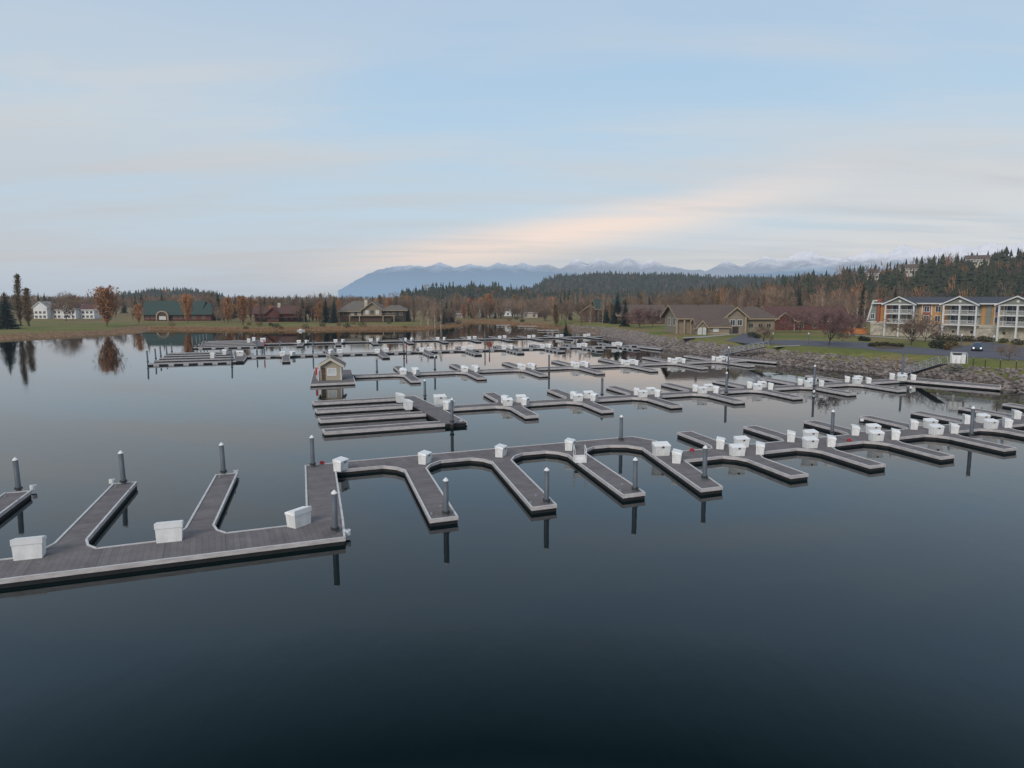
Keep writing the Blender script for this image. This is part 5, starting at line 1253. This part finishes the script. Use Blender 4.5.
b = MB(); b.box(-.5, .5, -2.285, -2.252, .36, .52, 'darkwood'); b.build('grille', car)

# orange terrace
x, y = at(858, 334, 3.0); tr_ = empty('terrace', (x, y, 3.0), R(-8), 'low orange fenced terrace with railing left of the apartments', 'terrace')
b = MB(); b.box(-3.2, 2.6, 0, 4, 0, 1.7, 'cartorange'); b.build('wall', tr_)
b = MB()
for i in range(9): b.box(-3.2 + i * .7, -3.05 + i * .7, -.05, -.002, 0, 2.2, 'timber')
b.box(-3.3, 2.7, -.06, .06, 2.2, 2.35, 'timber'); b.build('railing', tr_)

# pontoon dock and boat by the far shore
x, y = at(290, 329.5, .3)
e = empty('private_pier', (x, y, 0), 0, 'short grey pier on the sand below the red house', 'pier'); b = MB(); b.box(0, 9, -.8, .8, .35, .5, 'deck_x'); b.build('deck', e); b = MB(); [b.tube((q, s * .7, -.5), (q, s * .7, .34), .08, .08, 'darkwood', 6) for q in (1, 4, 8) for s in (-1, 1)]; b.build('post', e)
x, y = at(301, 331, 0)
e = empty('moored_boat', (x, y, 0), R(10), 'small white boat beside the short pier below the red house', 'boat'); e.scale = (.6, .6, .6)
b = MB(); loft(b, [[(-2.6, -.8, -.15), (-2.6, .8, -.15), (-2.6, 1, .7), (-2.6, -1, .7)], [(0, -.8, -.2), (0, .8, -.2), (0, 1.1, .75), (0, -1.1, .75)], [(2.6, -.05, .1), (2.6, .05, .1), (2.8, .1, .95), (2.8, -.1, .95)]], 'boxwhite'); b.build('hull', e)
b = MB(); b.box(-1.3, .5, -.75, .75, .76, 1.5, 'boxwhite'); b.build('cabin', e); b = MB(); b.add([(.55, -.7, .8), (.55, .7, .8), (.2, .6, 1.45), (.2, -.6, 1.45)], [(0, 1, 2, 3)], 'glass'); b.build('windscreen', e)
for i, (px, py, w2) in enumerate([(503, 325.5, 7), (527, 326.5, 9), (548, 330.5, 9)]):
    x, y = at(px, py, .3); e = empty('private_pier', (x, y, 0), 0, ['small pier below the white gabled house', 'small pier below the cream garage', 'pale pier at the right side of the inlet'][i], 'pier'); b = MB(); b.box(-w2 / 2, w2 / 2, -.9, .9, .35, .55, 'bumper_top'); b.build('deck', e); b = MB(); [b.tube((q * w2 / 2.2, s * .7, -.8), (q * w2 / 2.2, s * .7, .34), .09, .09, 'darkwood', 6) for q in (-1, 0, 1) for s in (-1, 1)]; b.build('post', e)

# ------------------------------------------------------------------ light and sky
SUN_EL, SUN_AZ = R(7), R(205)      # low, hidden sun behind and left of the camera
w = bpy.data.worlds.new('World'); scn.world = w; w.use_nodes = True; nt = w.node_tree; nt.nodes.clear()
tc = N(nt, 'ShaderNodeTexCoord'); sep = N(nt, 'ShaderNodeSeparateXYZ'); L(nt, tc.outputs['Generated'], sep.inputs[0])
sky = N(nt, 'ShaderNodeTexSky'); sky.sky_type = 'NISHITA'; sky.sun_disc = False; sky.sun_elevation = SUN_EL; sky.sun_rotation = SUN_AZ
def math_(op, a, b=None, c=None):
    n = N(nt, 'ShaderNodeMath', operation=op)
    for i, v in enumerate((a, b, c)):
        if v is None: continue
        if isinstance(v, (int, float)): n.inputs[i].default_value = v
        else: L(nt, v, n.inputs[i])
    return n.outputs[0]
zc = math_('MAXIMUM', sep.outputs['Z'], 0.0)
den = math_('ADD', zc, .10)
u = math_('DIVIDE', sep.outputs['X'], den); v = math_('DIVIDE', sep.outputs['Y'], den)
cmb = N(nt, 'ShaderNodeCombineXYZ'); L(nt, u, cmb.inputs[0]); L(nt, v, cmb.inputs[1])
def ramp(fac, stops):
    r = N(nt, 'ShaderNodeValToRGB'); els = r.color_ramp.elements
    els[0].position = stops[0][0]; els[0].color = c4(stops[0][1]); els[1].position = stops[-1][0]; els[1].color = c4(stops[-1][1])
    for p_, c_ in stops[1:-1]: e = els.new(p_); e.color = c4(c_)
    L(nt, fac, r.inputs[0]); return r.outputs[0]
def mixc(f, a, b):
    n = N(nt, 'ShaderNodeMix', data_type='RGBA')
    for s, v_ in (('Factor', f), ('A', a), ('B', b)):
        if isinstance(v_, (int, float)): n.inputs[s].default_value = v_
        elif isinstance(v_, tuple): n.inputs[s].default_value = c4(v_)
        else: L(nt, v_, n.inputs[s])
    return n.outputs['Result']
def s2l(r, g, b_): return tuple(((c / 255 + .055) / 1.055) ** 2.4 if c > 10 else c / 255 / 12.92 for c in (r, g, b_))
clear = ramp(zc, [(0, s2l(176, 188, 202)), (.05, s2l(188, 197, 208)), (.12, s2l(186, 205, 220)), (.22, s2l(176, 202, 224)), (.42, s2l(156, 189, 221)), (.56, s2l(66, 88, 100)), (.72, s2l(150, 168, 192)), (1, s2l(215, 222, 232))])  # unseen sky above the frame: band darkened for the water, zenith brightened as fill
cloud = ramp(zc, [(0, s2l(172, 182, 194)), (.05, s2l(188, 192, 199)), (.12, s2l(190, 194, 200)), (.22, s2l(200, 206, 211)), (.42, s2l(186, 199, 215)), (.56, s2l(74, 88, 98)), (.72, s2l(160, 172, 190)), (1, s2l(220, 225, 232))])  # same darkened band and fill-bright zenith out of view
def cloudnoise(scx, scy, rotz, detail, seed, lo, hi):
    mp = N(nt, 'ShaderNodeMapping'); mp.inputs['Scale'].default_value = (scx, scy, 1); mp.inputs['Rotation'].default_value = (0, 0, rotz); mp.inputs['Location'].default_value = (seed, seed * .7, 0)
    L(nt, cmb.outputs[0], mp.inputs[0]); n = N(nt, 'ShaderNodeTexNoise'); n.inputs['Detail'].default_value = detail; n.inputs['Roughness'].default_value = .5; n.inputs['Scale'].default_value = 1
    n.inputs['Distortion'].default_value = .3
    L(nt, mp.outputs[0], n.inputs['Vector']); r = N(nt, 'ShaderNodeMapRange'); r.interpolation_type = 'SMOOTHERSTEP'; r.inputs['From Min'].default_value = lo; r.inputs['From Max'].default_value = hi; L(nt, n.outputs['Fac'], r.inputs[0]); return r.outputs[0]
big = cloudnoise(.26, .62, R(-32), 5, 3.1, .40, .62)
thin = cloudnoise(.55, 2.1, R(-32), 10, 7.7, .40, .72)
fz = N(nt, 'ShaderNodeMapRange'); fz.interpolation_type = 'SMOOTHSTEP'; fz.inputs['From Min'].default_value = .24; fz.inputs['From Max'].default_value = .42; fz.inputs['To Min'].default_value = 1; fz.inputs['To Max'].default_value = .5; L(nt, zc, fz.inputs[0])
fac = math_('MINIMUM', math_('ADD', math_('MULTIPLY', big, .7), math_('MULTIPLY', thin, .5)), 1.0)
skyc = mixc(math_('MULTIPLY', fac, fz.outputs[0]), clear, cloud)
# warm band: low in the sky, right of centre, tilted up to the right
azr = math_('DIVIDE', sep.outputs['X'], math_('MAXIMUM', sep.outputs['Y'], .05))      # tan of azimuth
mid = math_('ADD', math_('MULTIPLY', azr, .150), .080)
dist = math_('ABSOLUTE', math_('SUBTRACT', zc, mid))
band = math_('SUBTRACT', 1.0, math_('MINIMUM', math_('DIVIDE', dist, .042), 1.0))
bz = math_('ABSOLUTE', math_('SUBTRACT', azr, .10)); bzf = math_('SUBTRACT', 1.0, math_('MINIMUM', math_('DIVIDE', bz, .50), 1.0))
streak = cloudnoise(.7, 2.6, R(-22), 6, 1.3, .30, .62)
front = math_('GREATER_THAN', sep.outputs['Y'], 0.0)
def sm(x_):
    r = N(nt, 'ShaderNodeMapRange'); r.interpolation_type = 'SMOOTHSTEP'; L(nt, x_, r.inputs[0]); return r.outputs[0]
warm = math_('MULTIPLY', math_('MULTIPLY', sm(band), sm(bzf)), math_('MULTIPLY', front, math_('ADD', math_('MULTIPLY', streak, .5), .5)))
skyc = mixc(math_('MULTIPLY', warm, .95), skyc, s2l(244, 220, 206))
# broader pale brightening to the right of the band
rt = N(nt, 'ShaderNodeMapRange'); rt.interpolation_type = 'SMOOTHSTEP'; rt.inputs['From Min'].default_value = -.25; rt.inputs['From Max'].default_value = .75; L(nt, azr, rt.inputs[0])
lowz = N(nt, 'ShaderNodeMapRange'); lowz.interpolation_type = 'SMOOTHSTEP'; lowz.inputs['From Min'].default_value = .26; lowz.inputs['From Max'].default_value = .08; L(nt, zc, lowz.inputs[0])
pale = math_('MULTIPLY', math_('MULTIPLY', rt.outputs[0], lowz.outputs[0]), math_('MULTIPLY', front, math_('ADD', math_('MULTIPLY', streak, .55), .1)))
skyc = mixc(pale, skyc, s2l(216, 214, 214))
bgc = N(nt, 'ShaderNodeBackground'); L(nt, skyc, bgc.inputs['Color']); bgc.inputs['Strength'].default_value = 1.13
bgs = N(nt, 'ShaderNodeBackground'); L(nt, sky.outputs[0], bgs.inputs['Color']); bgs.inputs['Strength'].default_value = .08
mxs = N(nt, 'ShaderNodeMixShader'); mxs.inputs[0].default_value = .10; L(nt, bgc.outputs[0], mxs.inputs[1]); L(nt, bgs.outputs[0], mxs.inputs[2])
out = N(nt, 'ShaderNodeOutputWorld'); L(nt, mxs.outputs[0], out.inputs['Surface'])
sl = bpy.data.lights.new('sun', 'SUN'); sl.energy = 1.9; sl.angle = R(25); sl.color = (1, .93, .86)
so = bpy.data.objects.new('sun', sl); col.objects.link(so); so.rotation_euler = (R(90) - R(32), 0, -SUN_AZ + math.pi + R(0))
so.location = (0, 0, 60)
